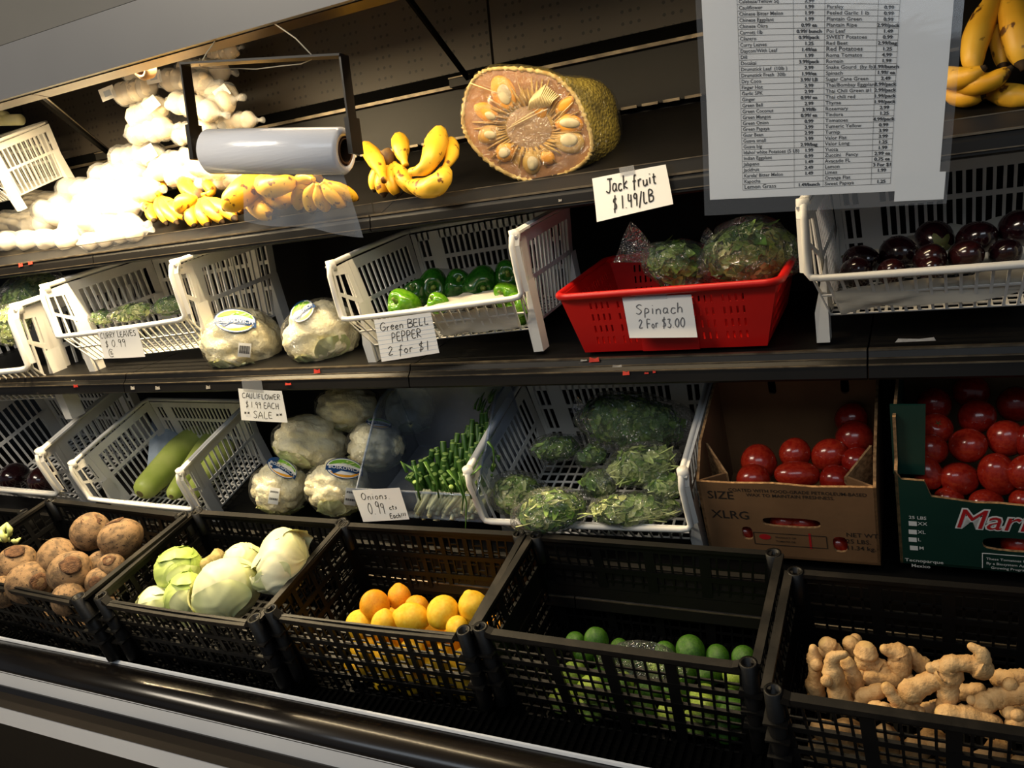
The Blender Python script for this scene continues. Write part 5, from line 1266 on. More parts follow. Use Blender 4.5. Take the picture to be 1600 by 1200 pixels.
for a in ((1186, 723, 1.60, 55, 52, 20, 30, 1, 'round tomato at the left of the brown carton, scar up'), (1177, 750, 1.55, 52, 46, 90, 90, 0, 'tomato low at the front left of the brown carton'), (1242, 709, 1.62, 48, 46, 0, 70, 0, 'small tomato second in the back row of the brown carton'), (1246, 742, 1.565, 44, 62, 90, 20, 1, 'long tomato lying across the front middle of the brown carton'),
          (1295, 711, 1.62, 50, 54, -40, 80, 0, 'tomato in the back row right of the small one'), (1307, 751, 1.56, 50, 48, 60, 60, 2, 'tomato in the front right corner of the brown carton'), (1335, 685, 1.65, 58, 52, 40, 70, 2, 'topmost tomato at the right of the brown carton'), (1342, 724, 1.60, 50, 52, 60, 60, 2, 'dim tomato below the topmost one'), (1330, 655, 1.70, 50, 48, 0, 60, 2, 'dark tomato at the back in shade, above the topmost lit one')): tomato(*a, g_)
g2_ = 'plum tomatoes in the green carton'
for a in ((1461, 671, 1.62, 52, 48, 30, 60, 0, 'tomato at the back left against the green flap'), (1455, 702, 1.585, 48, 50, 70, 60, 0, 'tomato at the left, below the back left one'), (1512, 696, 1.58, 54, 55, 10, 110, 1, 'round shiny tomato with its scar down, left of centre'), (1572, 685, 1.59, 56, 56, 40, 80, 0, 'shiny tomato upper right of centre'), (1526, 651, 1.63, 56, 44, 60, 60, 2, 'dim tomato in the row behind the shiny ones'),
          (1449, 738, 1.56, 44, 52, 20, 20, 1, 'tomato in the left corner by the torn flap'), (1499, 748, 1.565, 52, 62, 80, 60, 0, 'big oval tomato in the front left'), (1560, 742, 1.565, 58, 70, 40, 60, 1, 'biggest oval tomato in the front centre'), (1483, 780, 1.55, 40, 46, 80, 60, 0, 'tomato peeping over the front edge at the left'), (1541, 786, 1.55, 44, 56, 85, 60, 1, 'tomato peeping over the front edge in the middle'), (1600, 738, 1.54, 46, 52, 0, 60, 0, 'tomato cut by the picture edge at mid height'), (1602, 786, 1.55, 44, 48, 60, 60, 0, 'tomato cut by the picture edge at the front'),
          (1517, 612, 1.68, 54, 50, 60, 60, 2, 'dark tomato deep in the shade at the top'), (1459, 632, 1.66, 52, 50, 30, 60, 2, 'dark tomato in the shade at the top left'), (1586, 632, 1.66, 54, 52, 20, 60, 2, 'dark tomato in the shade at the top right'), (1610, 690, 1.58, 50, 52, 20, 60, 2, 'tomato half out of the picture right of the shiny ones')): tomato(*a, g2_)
for (u, v, lb) in ((1228, 818, 'tomato showing orange through the hand hole of the brown carton'), (1258, 820, 'tomato at the right end of the brown carton hand hole'), (1168, 834, 'tomato behind the left slot of the brown carton'), (1313, 852, 'tomato behind the right slot of the brown carton')): 
    p = on_plane(u, v, Ob + VY * .034, VY); tomato(u, v, p[1], 46, 50, 60, 60, 1, lb, g_)
p = on_plane(1598, 853, Og + GY * .036, GY); tomato(1592, 852, p[1], 52, 50, 60, 60, 1, 'tomato showing through the hand hole of the green carton', g2_)

# --- bell peppers
def pep_mesh(seed, m):
    mb = MB(); g = random.Random(seed); lobes = g.choice((3, 4)); ph = g.uniform(0, 6)
    def fn(d):
        a = np.arctan2(d[:, 1], d[:, 0]); z = d[:, 2]; rho = np.hypot(d[:, 0], d[:, 1])
        return (1 + .10 * np.cos(lobes * a + ph) * rho ** 1.3) * (1 - .28 * np.exp(-((1 - z) / .05) ** 2) - .16 * np.exp(-((1 + z) / .04) ** 2)) * (1 + .06 * z)
    mb.ball(r=(.5, .5, .54), nl=20, nm=32, fn=fn); a = mb.mesh('fruit', M[m]); mb = MB(); mb.tube([(0, 0, .38), (0, 0, .46), (.02, .01, .54), (.05, .02, .60)], [.11, .06, .045, .055], 8); return a, mb.mesh('stem', M['stem'])
PM_ = [pep_mesh(1, 'pepper'), pep_mesh(2, 'pepper'), pep_mesh(3, 'pepperlight')]
for (u, v, y, w, ang, turn, kd, lb) in ((677, 449, 1.62, 56, 30, 100, 0, 'dark green pepper at the back left of the bin'), (655, 458, 1.59, 44, 60, 60, 1, 'dark green pepper left of the back left one'), (718, 447, 1.63, 50, 0, 70, 1, 'green pepper in the back row with rounded shoulders'), (752, 445, 1.615, 58, 20, 110, 0, 'big green pepper with a cracked blossom end in the middle'),
          (797, 434, 1.64, 54, 60, 80, 0, 'dark green pepper at the back right against the bin side'), (632, 477, 1.545, 52, 70, 60, 2, 'light green pepper lit at the front left of the bin'), (686, 474, 1.53, 34, 60, 40, 2, 'small light green pepper beside the white paper'), (793, 462, 1.57, 44, 80, 60, 2, 'light green pepper in the front right beside the white paper'), (810, 478, 1.535, 40, 60, 60, 2, 'light green pepper in the front right corner of the bin'), (804, 496, 1.565, 40, 60, 60, 2, 'light green pepper low behind the front right slats')):
    p = at(u, v, y); s = px(p, w); t = link('bell_pepper', None); place(t, p, facing(ang) @ rot(math.radians(turn), 0, 0), s); t.empty_display_size = .02; tag(t, lb, 'pepper', 'green bell peppers in the white bin'); b_, c_ = PM_[kd]; link('fruit', b_, t); link('stem', c_, t)

# --- cauliflowers
def cauliflower(u, v, y, rx, ry, ang, label, seed, logo=None, code=None, dim=False):
    p = at(u, v, y); k = mpp(p); R = facing(ang); r = np.array([rx * k, (rx + ry) / 2 * k, ry * k])
    root = empty('cauliflower', p - np.array([0, 0, r[2]]), label, 'cauliflower', 'film wrapped cauliflowers')
    mb = MB(); mb.ball(p, r * .93, 44, 60, fn=lambda d: bumps(90, seed, .16, .30)(d) * bumps(600, seed + 1, .07, .11)(d) * waves(seed, .06, 2)(d), R=R); build(mb, 'curd', M['cauli'], root)
    g = random.Random(seed)
    for i in range(5):
        mb = MB(); Q = np.array(Matrix.Rotation(2 * math.pi * i / 5 + seed, 3, 'Z')) @ rot(0, math.pi + g.uniform(-.2, .2), 0)
        leaf_shell(mb, Q, (1, 1, 1), 0.72 + g.uniform(-.2, .3), 1.05, seed * 5 + i, off=.985); V = np.array(mb.v); mb.v = [tuple(x) for x in ((V * r) @ R.T + p)]; build(mb, 'leaf', M['caulileaf'], root)
    mb = MB(); mb.ball(p, r * 1.035, 26, 36, fn=lambda d: waves(seed + 5, .05, 5)(d) * bumps(60, seed + 9, .03, .3)(d), R=R); build(mb, 'wrap', M['film'], root)
    toeye = -p / np.linalg.norm(p)
    def patch(cu_, cv_, wpx, hpx, rotd):
        """sheet coordinates (-1..1) on the wrapped surface around the place seen at cu_, cv_"""
        q = at(cu_, cv_, y); a = math.radians(rotd); ex = RIGHT * math.cos(a) - DOWN * math.sin(a); ez = -(RIGHT * math.sin(a) + DOWN * math.cos(a)); 
        def fn(x, z, e=0.0):
            w = q + ex * x * wpx * k / 2 + ez * z * hpx * k / 2; d = w / np.linalg.norm(w)
            o_ = (R.T @ (-p)) / r; dd = (R.T @ d) / r; A_ = dd @ dd; B_ = 2 * o_ @ dd; C_ = o_ @ o_ - (1.075 + e) ** 2; D_ = B_ * B_ - 4 * A_ * C_
            t = (-B_ - math.sqrt(max(D_, 0))) / (2 * A_); return d * t
        return fn
    if logo:
        fn = patch(*logo)
        def region(mb, pts, e, mi=0, n=1):
            c = np.mean(pts, 0); mb.add([fn(*c, e)] + [fn(*q, e) for q in pts], [(0, 1 + i, 1 + (i + 1) % len(pts)) for i in range(len(pts))], mi)
        oval = [(math.cos(2 * math.pi * i / 40), math.sin(2 * math.pi * i / 40)) for i in range(40)]
        mb = MB(); region(mb, oval, 0, 1); region(mb, [(x * .95, z * .93) for x, z in oval], .004, 2)
        up_ = [(math.cos(a) * .9, math.sin(a) * .86) for a in np.linspace(.25, math.pi - .25, 16)]; region(mb, up_, .008, 3)
        dnp = [(math.cos(a) * .88, math.sin(a) * .84) for a in np.linspace(math.pi + .55, 2 * math.pi - .35, 16)]; region(mb, dnp, .008, 4)
        region(mb, [(-.86, -.02), (-.55, -.62), (-.1, -.15), (.2, -.28), (.0, .0)], .010, 1)
        band = [(-1.0, .05), (-.5, .16), (0, .2), (.5, .12), (1.02, -.12)]; low = [(x, z - .42) for x, z in reversed(band)]
        for i in range(4): a, b = band[i], band[i + 1]; mb.add([fn(a[0], a[1], .013), fn(b[0], b[1], .013), fn(b[0], b[1] - .42, .013), fn(a[0], a[1] - .42, .013)], [(0, 1, 2, 3)], 1)
        for i in range(3): a = -.4 + i * .35; mb.add([fn(a, .3, .012), fn(a + .5, .78 - .1 * i, .012), fn(a + .58, .7 - .1 * i, .012)], [(0, 1, 2)], 5)
        V, Fs = TEXTS['BOSKOVICH']; w = V[:, 0].max(); mb.add([fn(-.86 + 1.72 * q[0] / w, -.17 + .30 * q[1] / .7 + .10 - .30 * (q[0] / w - .45) ** 2 - .06 * q[0] / w, .018) for q in V], Fs, 2)
        build(mb, 'brand_label', [M['lwhite'], M['lblue'], M['lwhite'], M['lgreen'], M['lorange'], M['leafpale']], root)
    if code:
        fn = patch(*code); mb = MB(); mb.grid(lambda s, t: fn(s * 2 - 1, t * 2 - 1, 0), 5, 5)
        for i in range(13):
            x = -.8 + 1.6 * i / 13; mb.add([fn(x, -.5, .006), fn(x + .07 + .03 * (i % 3 == 0), -.5, .006), fn(x + .07 + .03 * (i % 3 == 0), .6, .006), fn(x, .6, .006)], [(0, 1, 2, 3)], 1)
        build(mb, 'barcode_label', [M['lwhite'], M['inkprint']], root)
    return root
cauliflower(378, 533, 1.585, 62, 52, 0, 'film wrapped cauliflower with oval label and barcode facing out on the middle shelf', 1, (367, 501, 66, 37, -3), (382, 547, 20, 22, -5))
cauliflower(502, 521, 1.60, 61, 52, 15, 'film wrapped cauliflower with a slanted oval label, beside the pepper bin', 2, (472, 486, 42, 30, 38))
cauliflower(439, 762, 1.575, 47, 42, 0, 'film wrapped cauliflower with a label and barcode, left front of the low shelf heap', 3, (441, 731, 50, 27, -28), (428, 775, 16, 26, -8))
cauliflower(528, 760, 1.575, 51, 45, 0, 'film wrapped cauliflower with a blue and orange label beside the onion bin', 4, (538, 732, 58, 32, -8), (548, 776, 18, 27, -8))
cauliflower(485, 690, 1.65, 58, 42, -8, 'large plain wrapped cauliflower on top of the low shelf heap', 5)
cauliflower(588, 696, 1.67, 46, 40, 0, 'wrapped cauliflower leaning on the clear onion bin', 6, (592, 661, 40, 16, -10))
cauliflower(545, 637, 1.73, 52, 36, 0, 'dim wrapped cauliflower at the back under the middle shelf', 7)
cauliflower(640, 640, 1.78, 40, 38, 0, 'wrapped cauliflower dimly seen through the clear onion bin wall', 8)
# ------------------------------------------------------------------ bananas
def finger(mb, P, R_, dark=True):
    """P: three or more places from the crown to the tip"""
    P = [np.asarray(p, float) for p in P]; Q = []; k = len(P); N = 7
    for i in range(k - 1):
        a, b, c, d = P[max(i - 1, 0)], P[i], P[i + 1], P[min(i + 2, k - 1)]
        for j in range(N):
            t = j / N; Q.append(.5 * ((2 * b) + (c - a) * t + (2 * a - 5 * b + 4 * c - d) * t * t + (3 * b - a - 3 * c + d) * t ** 3))
    Q.append(P[-1]); n = len(Q); L = np.cumsum([0] + [np.linalg.norm(Q[i + 1] - Q[i]) for i in range(n - 1)]); L = L / L[-1]
    rad = []
    for s in L: rad.append(R_ * float(np.interp(s, [0, .08, .2, .38, .62, .84, .93, .97, 1], [.36, .38, .62, .95, 1.0, .78, .48, .26, .2])))
    mi = [0 if s < .955 else 1 for s in L[1:]]
    mb.tube(Q, rad, 10, mi=mi + [1] if dark else 0, flat=.94)
BM = [M['banana'], M['bananatip']]; BD_ = [M['bananadull'], M['bananatip']]
def hand(label, crown, fingers, h0, mats=BM, z0=None, crown_r=8, srf='up', org=None):
    """crown and finger places as seen; heights above the shelf follow"""
    P = lambda q: on_shelf(srf, q[0], q[1], q[2] if len(q) > 2 else h0)
    c = P(crown); root = empty('banana_hand', c, label, 'bananas', 'hands of ripe bananas on the top shelf')
    for pts, rr in fingers:
        mb = MB(); pp = [P(q) for q in pts]; finger(mb, pp, rr * 1.28 * mpp(pp[1])); build(mb, 'banana', mats, root)
    k = mpp(c); mb = MB(); mb.tube([c + np.array([-.3, 0, .9]) * crown_r * k, c + np.array([0, 0, .3]) * crown_r * k, c, c + np.array([.2, .2, -.9]) * crown_r * k], [crown_r * k * .7, crown_r * k * .8, crown_r * k, crown_r * .8 * k], 9); build(mb, 'crown', M['bananastem'], root); return root
hand('small hand of bananas with one finger pointing up, leftmost beside the garlic bags', (245, 303, .07), [
 ([(246, 305, .075), (254, 292, .085), (250, 278, .09), (241, 265, .09)], 10), ([(242, 306, .07), (231, 304, .07), (227, 312, .06), (231, 328, .05)], 8), ([(243, 308, .06), (236, 325, .045), (241, 346, .025)], 8),
 ([(246, 310, .065), (253, 330, .05), (262, 352, .02)], 8.5), ([(249, 309, .065), (262, 330, .05), (279, 351, .02)], 8.5), ([(252, 308, .065), (272, 325, .05), (296, 344, .025)], 9)], .05, crown_r=8)
hand('hand of bananas with a dark bruised end facing out, second from the left', (311, 306, .07), [
 ([(308, 308, .07), (298, 300, .075), (291, 290, .085), (289, 278, .09)], 11), ([(306, 310, .07), (296, 312, .075), (286, 318, .07), (283, 328, .05)], 12), ([(316, 305, .07), (330, 301, .07), (327, 289, .08), (321, 277, .085)], 9),
 ([(309, 312, .065), (299, 332, .045), (304, 354, .02)], 9), ([(313, 313, .065), (317, 335, .045), (326, 355, .02)], 9.5), ([(317, 312, .065), (332, 330, .05), (351, 350, .02)], 9.5), ([(320, 310, .065), (348, 325, .05), (371, 345, .025)], 9.5)], .05, crown_r=9)
hand('large thick bananas lying crosswise, partly behind the hanging bag film', (410, 275, .09), [
 ([(412, 277, .09), (396, 288, .10), (370, 308, .10), (350, 327, .08)], 18), ([(410, 280, .08), (396, 305, .07), (410, 330, .05), (437, 338, .03)], 14), ([(412, 285, .08), (408, 300, .07), (440, 312, .06), (460, 300, .06)], 14), ([(408, 280, .10), (420, 292, .11), (445, 288, .11), (466, 282, .10)], 15), ([(405, 290, .06), (385, 315, .05), (372, 335, .03)], 11)], .06, crown_r=9)
hand('hand of bananas spread down behind the hanging bag film, right of the thick ones', (497, 280, .10), [
 ([(490, 283, .10), (473, 292, .09), (465, 312, .06), (471, 332, .03)], 9.5), ([(493, 286, .10), (484, 308, .07), (488, 334, .03)], 9.5), ([(497, 287, .10), (500, 308, .07), (512, 330, .03)], 10), ([(502, 286, .10), (518, 305, .07), (540, 322, .03)], 10), ([(505, 283, .10), (532, 298, .07), (560, 312, .035)], 10), ([(490, 280, .11), (478, 278, .11), (462, 284, .10)], 9)], .06, crown_r=9)
hand('speckled hand of bananas with fingers curling up round a dark crown, left of the jackfruit', (606, 246, .085), [
 ([(600, 282, .075), (593, 262, .085), (583, 244, .09), (568, 224, .09)], 12), ([(634, 259, .07), (629, 245, .085), (626, 228, .10), (624, 212, .105)], 12), ([(643, 269, .09), (664, 262, .10), (678, 235, .115), (689, 202, .115)], 16), ([(690, 268, .08), (702, 252, .085), (706, 236, .09), (704, 216, .09)], 10),
 ([(634, 287, .05), (665, 294, .06), (688, 284, .07), (698, 262, .07)], 14), ([(605, 256, .07), (590, 272, .055), (584, 300, .025)], 10), ([(608, 258, .07), (598, 282, .05), (600, 308, .02)], 10), ([(612, 257, .07), (613, 285, .05), (622, 308, .02)], 10), ([(617, 256, .07), (634, 285, .05), (650, 304, .02)], 11), ([(665, 225, .10), (672, 222, .10), (668, 219, .10)], 7)], .06, crown_r=12)
# the bunch at the right, leaning up against the back
def yhand(label, crown, fingers, mats):
    c = at(*crown); root = empty('banana_hand', c, label, 'bananas', 'hands of ripe bananas on the top shelf')
    for pts, rr in fingers:
        mb = MB(); pp = [at(*q) for q in pts]; finger(mb, pp, rr * mpp(pp[1])); build(mb, 'banana', mats, root)
    mb = MB(); k = mpp(c); mb.tube([c + np.array([0, 0, .03]), c, c - np.array([0, 0, .02])], [12 * k, 15 * k, 12 * k], 10); build(mb, 'crown', M['bananastem'], root)
yhand('bunch of spotted yellow bananas standing beside the price list, right end of the top shelf', (1572, -40, 1.72), [
 ([(1560, -35, 1.71), (1549, 5, 1.69), (1528, 52, 1.66), (1520, 92, 1.64), (1527, 122, 1.63)], 22), ([(1567, -30, 1.71), (1561, 20, 1.70), (1561, 62, 1.68), (1568, 112, 1.66)], 16), ([(1582, -30, 1.71), (1583, 10, 1.68), (1592, 55, 1.65), (1600, 110, 1.63)], 26), ([(1590, -30, 1.72), (1606, 30, 1.72), (1622, 90, 1.70)], 22)], BD_)
yhand('dull bananas lying below the spotted bunch, tips pointing right', (1455, 112, 1.68), [
 ([(1460, 112, 1.67), (1488, 122, 1.62), (1515, 120, 1.60), (1541, 104, 1.59)], 19), ([(1470, 128, 1.66), (1520, 132, 1.61), (1552, 126, 1.60), (1582, 104, 1.60)], 18), ([(1470, 145, 1.66), (1510, 152, 1.63), (1540, 148, 1.62)], 17), ([(1540, 150, 1.66), (1572, 148, 1.63), (1600, 152, 1.62), (1630, 150, 1.62)], 20)], BD_)

# ------------------------------------------------------------------ garlic
def garlic_mesh():
    mb = MB()
    def fn(d):
        a = np.arctan2(d[:, 1], d[:, 0]); z = d[:, 2]; rho = np.hypot(d[:, 0], d[:, 1]); return (1 + .06 * np.abs(np.cos(4 * a)) * rho) * (1 + .35 * np.exp(-((1 - z) / .05) ** 2))
    mb.ball(r=(.5, .5, .46), nl=12, nm=16, fn=fn); return mb.mesh('garlic_bulb', M['garlic'])
GA = garlic_mesh(); rg = random.Random(5)
def sleeve(a, b, rr, label, grp, nb=4, labelled=False, fluff=True, mats=None):
    """a row of bulbs in a white net between two places"""
    a = np.asarray(a); b = np.asarray(b); d = b - a; L = np.linalg.norm(d); dn_ = d / L; c = (a + b) / 2
    root = empty('garlic_sleeve', c - np.array([0, 0, rr]), label, 'garlic', grp); base = ORG[root.name]
    xs_ = [L * (i + .5) / nb for i in range(nb)]
    for x in xs_:
        o = link('garlic_bulb', GA, root); s = rr * 2 * rg.uniform(.86, 1.0); p = a + dn_ * x + np.array([rg.uniform(-.1, .1), rg.uniform(-.1, .1), rg.uniform(-.1, .1)]) * rr; m = Matrix.Identity(4); Q = rrot(rg)
        for i in range(3):
            for j in range(3): m[i][j] = Q[i][j] * s
            m[i][3] = float(p[i] - base[i])
        o.matrix_local = m
    pts = [a - dn_ * rr * .95, a - dn_ * rr * .55]; rad = [rr * .16, rr * .34]
    for i, x in enumerate(xs_):
        pts += [a + dn_ * (x - .2 * L / nb), a + dn_ * x, a + dn_ * (x + .2 * L / nb)]; rad += [rr * 1.02, rr * 1.08, rr * 1.02]
        if i < nb - 1: pts.append(a + dn_ * (x + .5 * L / nb)); rad.append(rr * .86)
    pts += [b + dn_ * rr * .5, b + dn_ * rr * .9, b + dn_ * rr * 1.5]; rad += [rr * .36, rr * .16, rr * .34]
    mb = MB(); mb.tube(pts, rad, 12); build(mb, 'net_bag', M['net'], root)
    if labelled:
        p = a + dn_ * L * rg.choice((.0, 1.0)) - np.array([0, rr * 1.2, 0]); mb = MB(); Q = facing(rg.uniform(-40, 40)); mb.box(p, (rr * 1.3, .0006, rr * 1.1), Q); mb.box(p + Q @ np.array([0, -.0006, 0]), (rr * .6, .0006, rr * .5), Q, 1); build(mb, 'paper_tag', [M['lwhite'], M['ruled']], root)
    return root
G1 = 'garlic sleeves hanging at the back panel'
hang = [((187, 149), (236, 137), 18, 1, 'garlic sleeve pointing left at the top of the hanging bunch', 1.70), ((212, 185), (254, 166), 18, 1, 'garlic sleeve slanting up in the middle of the hanging bunch', 1.69), ((206, 210), (262, 200), 18, 0, 'lowest long garlic sleeve of the hanging bunch', 1.70),
        ((258, 124), (325, 128), 18, 1, 'garlic sleeve high behind the bracket left arm', 1.72), ((272, 158), (335, 175), 18, 0, 'garlic sleeve crossing behind the bracket left arm', 1.68), ((310, 172), (358, 158), 18, 0, 'garlic sleeve to the right of the bracket left arm', 1.72), ((275, 212), (330, 200), 17, 0, 'garlic sleeve low behind the bracket left arm', 1.73),
        ((318, 138), (362, 148), 17, 1, 'garlic sleeve with a paper tag at the right of the hanging bunch', 1.74), ((285, 105), (350, 112), 17, 0, 'garlic sleeve tucked up behind the bracket bar', 1.76), ((345, 190), (395, 188), 14, 0, 'garlic sleeve just above the bag roll', 1.76), ((212, 168), (250, 160), 13, 1, 'short tagged garlic sleeve under the top left one', 1.74), ((200, 120), (245, 117), 13, 0, 'garlic sleeve at the very top under the canopy edge', 1.76), ((330, 92), (366, 78), 12, 0, 'garlic sleeve end poking out beside the string', 1.78)]
for (a, b, rr, lb_, txt, y) in hang:
    p, q = at(*a, y), at(*b, y); sleeve(p, q, rr * mpp(p), txt, G1, 4, bool(lb_))
mb = MB(); mb.tube([at(150, 152, 1.70), at(160, 153, 1.70), at(172, 155, 1.70)], [.008, .006, .007], 8)
p0 = at(280, 150, 1.80); mb = MB(); mb.bar(p0 + np.array([0, .1, .05]), p0 + np.array([0, -.02, .05]), .006, .006); tag(build(mb, 'peg_hook', M['steel']), 'metal peg hook carrying the hanging garlic sleeves', 'hook')
G2 = 'garlic bags heaped on the top shelf'
heap = [((182, 247), (250, 242), 19, .15, 'garlic bag on the top right ridge of the heap with a tag', 1), ((150, 275), (225, 270), 19, .11, 'garlic bag second from the top of the heap', 0), ((100, 298), (185, 300), 20, .08, 'garlic bag on the left flank of the heap', 0), ((240, 268), (300, 245), 18, .13, 'garlic bag under the bracket left arm', 0),
        ((35, 315), (110, 325), 20, .045, 'garlic bag at the foot of the white bin on the top shelf', 0), ((125, 322), (210, 323), 20, .055, 'garlic bag in the middle of the heap', 0), ((5, 348), (80, 348), 19, .03, 'garlic bag at the left picture edge low in the heap', 0), ((100, 360), (215, 352), 18, .03, 'long garlic bag along the clear guard of the shelf', 0),
        ((0, 378), (118, 374), 16, .022, 'garlic bag along the clear guard at the left picture edge', 0), ((130, 380), (222, 362), 14, .02, 'garlic bag pressed on the clear guard below the bananas', 0), ((190, 298), (240, 296), 19, .09, 'garlic bag just left of the smallest banana hand', 0), ((265, 278), (318, 270), 16, .10, 'tan tinted garlic bag behind the bananas', 1), ((310, 288), (370, 282), 13, .08, 'garlic bag behind the second banana hand', 0), ((60, 330), (150, 345), 18, .06, 'garlic bag across the low left of the heap', 0), ((300, 258), (345, 268), 14, .13, 'garlic bag just below the left end of the bag roll', 0), ((380, 275), (430, 268), 13, .10, 'garlic bag below the bag roll behind the bananas', 0)]
for (a, b, rr, h, txt, lb_) in heap:
    p, q = on_shelf('up', *a, h), on_shelf('up', *b, h); sleeve(p, q, rr * mpp(p), txt, G2, 4, bool(lb_))
# pale tube ends at the far left
mb = MB(); mb.tube([at(-40, 189, 1.75), at(32, 187, 1.75)], 8.5 * mpp(at(0, 187, 1.75)), 14); mb.tube([at(-30, 172, 1.75), at(10, 180, 1.75)], 6 * mpp(at(0, 187, 1.75)), 10); tag(build(mb, 'daikon_radish', M['onionwhite']), 'white daikon end poking in at the upper left edge', 'radish')

# ------------------------------------------------------------------ jackfruit
yj = 1.60; JC = at(825, 190, yj); kj = mpp(JC)
nj = -(JC / np.linalg.norm(JC)); nj = nj * .93 - RIGHT * .32 - DOWN * .02; nj /= np.linalg.norm(nj)
jx = RIGHT - nj * (RIGHT @ nj); jx /= np.linalg.norm(jx); jz = np.cross(jx, nj); jz = jz if jz[2] > 0 else -jz
jf = lambda u, v, e=0.0: on_plane(u, v, JC + nj * e, nj)
outline = [(722, 190), (724, 160), (732, 135), (746, 116), (765, 107), (795, 105), (830, 108), (862, 115), (884, 131), (902, 152), (915, 180), (925, 210), (926, 235), (917, 252), (898, 266), (870, 278), (840, 284), (815, 282), (790, 272), (762, 254), (740, 232), (727, 210)]
jack = empty('jackfruit', JC - np.array([0, 0, .14]), 'cut jackfruit in cling film showing its orange pods on the top shelf', 'jackfruit')
O_ = [jf(*p) for p in outline]; C0 = sum(O_) / len(O_)
def ring_pt(a):
    """outline place at angle share a"""
    x = (a % 1) * len(O_); i = int(x); t = x - i; P = lambda j: O_[j % len(O_)]
    a0, b0_, c0_, d0_ = P(i - 1), P(i), P(i + 1), P(i + 2)
    return .5 * ((2 * b0_) + (c0_ - a0) * t + (2 * a0 - 5 * b0_ + 4 * c0_ - d0_) * t * t + (3 * b0_ - a0 - 3 * c0_ + d0_) * t ** 3)
g = np.random.RandomState(4); NU, NV = 110, 46
mb = MB()
back = -nj * .205 + RIGHT * .055 + np.array([0, 0, .0])
def jb(s, t):
    p = ring_pt(s); d = p - C0; u = math.sin(t * math.pi / 2); w = (1 + .10 * math.sin(math.pi * min(t * 1.3, 1))) * math.cos(t * math.pi / 2) ** .62
    # a waist between two lobes at the top
    ang = math.atan2(d @ jz, d @ jx); notch = 1 - .26 * math.exp(-((ang - 1.15) / .22) ** 2) * math.sin(math.pi * min(t * 1.5, 1)) + .16 * math.exp(-((ang - .55) / .45) ** 2) * math.sin(math.pi * min(1, t * 1.2))
    q = C0 + d * w * notch + back * u
    bump_ = .0028 * (math.sin(s * 2 * math.pi * 52 + 9 * math.sin(t * 26)) * math.sin(t * 95))
    return q + d / np.linalg.norm(d) * bump_
mb.grid(jb, NU, NV, wrap=True); build(mb, 'rind', M['jackrind'], jack)
mb = MB(); vs = [jf(0, 0)] * 0
def fc(s, t):
    p = ring_pt(s); q = C0 + (p - C0) * t * .965; return q + nj * (.002 + .0022 * math.sin(9 * t + 14 * math.pi * s) * t * (1 - t))
mb.grid(fc, 60, 12, wrap=True); build(mb, 'cut_face', M['jackflesh'], jack)
mb = MB()
def rim_(s, t):
    p = ring_pt(s); d = (p - C0) / np.linalg.norm(p - C0); w = .0045 * (1 + .6 * math.sin(s * 2 * math.pi * 60) * math.sin(s * 31)); a = t * 2 * math.pi; return p - d * .003 + d * math.cos(a) * w + nj * (.001 + math.sin(a) * w)
mb.grid(rim_, 150, 9, wrap=True); build(mb, 'rind_edge', M['jackrim'], jack)
def blob(mb, cu_, cv_, rw, rh, ang, e, th, seed=0, mi=0):
    c = jf(cu_, cv_, e); a = math.radians(ang); ex = jx * math.cos(a) - -jz * math.sin(a); ez = jz * math.cos(a) - jx * math.sin(a)
    ex = jx * math.cos(a) + jz * math.sin(a); ez = -jx * math.sin(a) + jz * math.cos(a)
    mb.ball(c, (rw * kj * 1.05, th, rh * kj), 12, 18, fn=waves(seed, .10, 2), R=np.stack([ex, nj, ez], 1), mi=mi)
mb = MB(); blob(mb, 824, 200, 72, 64, -12, .0, .0035, 8); build(mb, 'inner_flesh', M['jackpodpale'], jack)
mb = MB(); blob(mb, 827, 201, 38, 33, -12, .002, .006, 3); build(mb, 'core', M['jackcore'], jack)
mb = MB()
for i in range(60):
    a = i / 60 * 6.28 + .1 * math.sin(i * 3); r0, r1 = 38, 74 + 12 * math.sin(i * 2.3)
    p = jf(827 + r0 * math.cos(a), 198 - r0 * .86 * math.sin(a), .004); q = jf(824 + r1 * math.cos(a + .12), 192 - r1 * .88 * math.sin(a + .12), .005)
    mb.tube([p, (p + q) / 2 + nj * .003, q], [.0022, .003, .0012], 5)
tag(build(mb, 'fibre', M['jackpodpale'], jack), kind='stuff')
pods = [(787, 146, 19, 27, 28, 11, 17, 25, 'jackpod', 788, 147), (760, 176, 21, 14, -28, 10, 6, -25, 'jackpod', 766, 181), (765, 210, 20, 15, 12, 11, 7, -8, 'jackpodpale', 766, 211), (789, 237, 16, 15, 40, 10, 9, 35, 'jackpod', 788, 238), (831, 254, 15, 19, 5, 9, 11, 8, 'jackpodpale', 832, 255), (855, 246, 12, 11, -20, 5, 5, 0, 'jackpod', 854, 246), (889, 194, 22, 15, -5, 16, 8, -5, 'jackpod', 890, 193), (889, 221, 23, 17, -8, 14, 10, 0, 'jackpodpale', 889, 219), (845, 164, 12, 20, 5, 5, 6, 0, 'jackpod', 851, 153), (882, 165, 17, 10, 38, 5, 3, 30, 'jackpod', 880, 166)]
for i, (u, v, a, b, an, sa_, sb_, san, mm, su, sv) in enumerate(pods):
    mb = MB(); blob(mb, u, v, a, b, an, .003, .009, i); pd = build(mb, 'pod', M[mm], jack)
    if i in (5, 8, 9): continue
    mb = MB(); blob(mb, su, sv, sa_, sb_, san, .009, .006, i + 20); build(mb, 'seed', M['jackseed'], pd)
mb = MB()
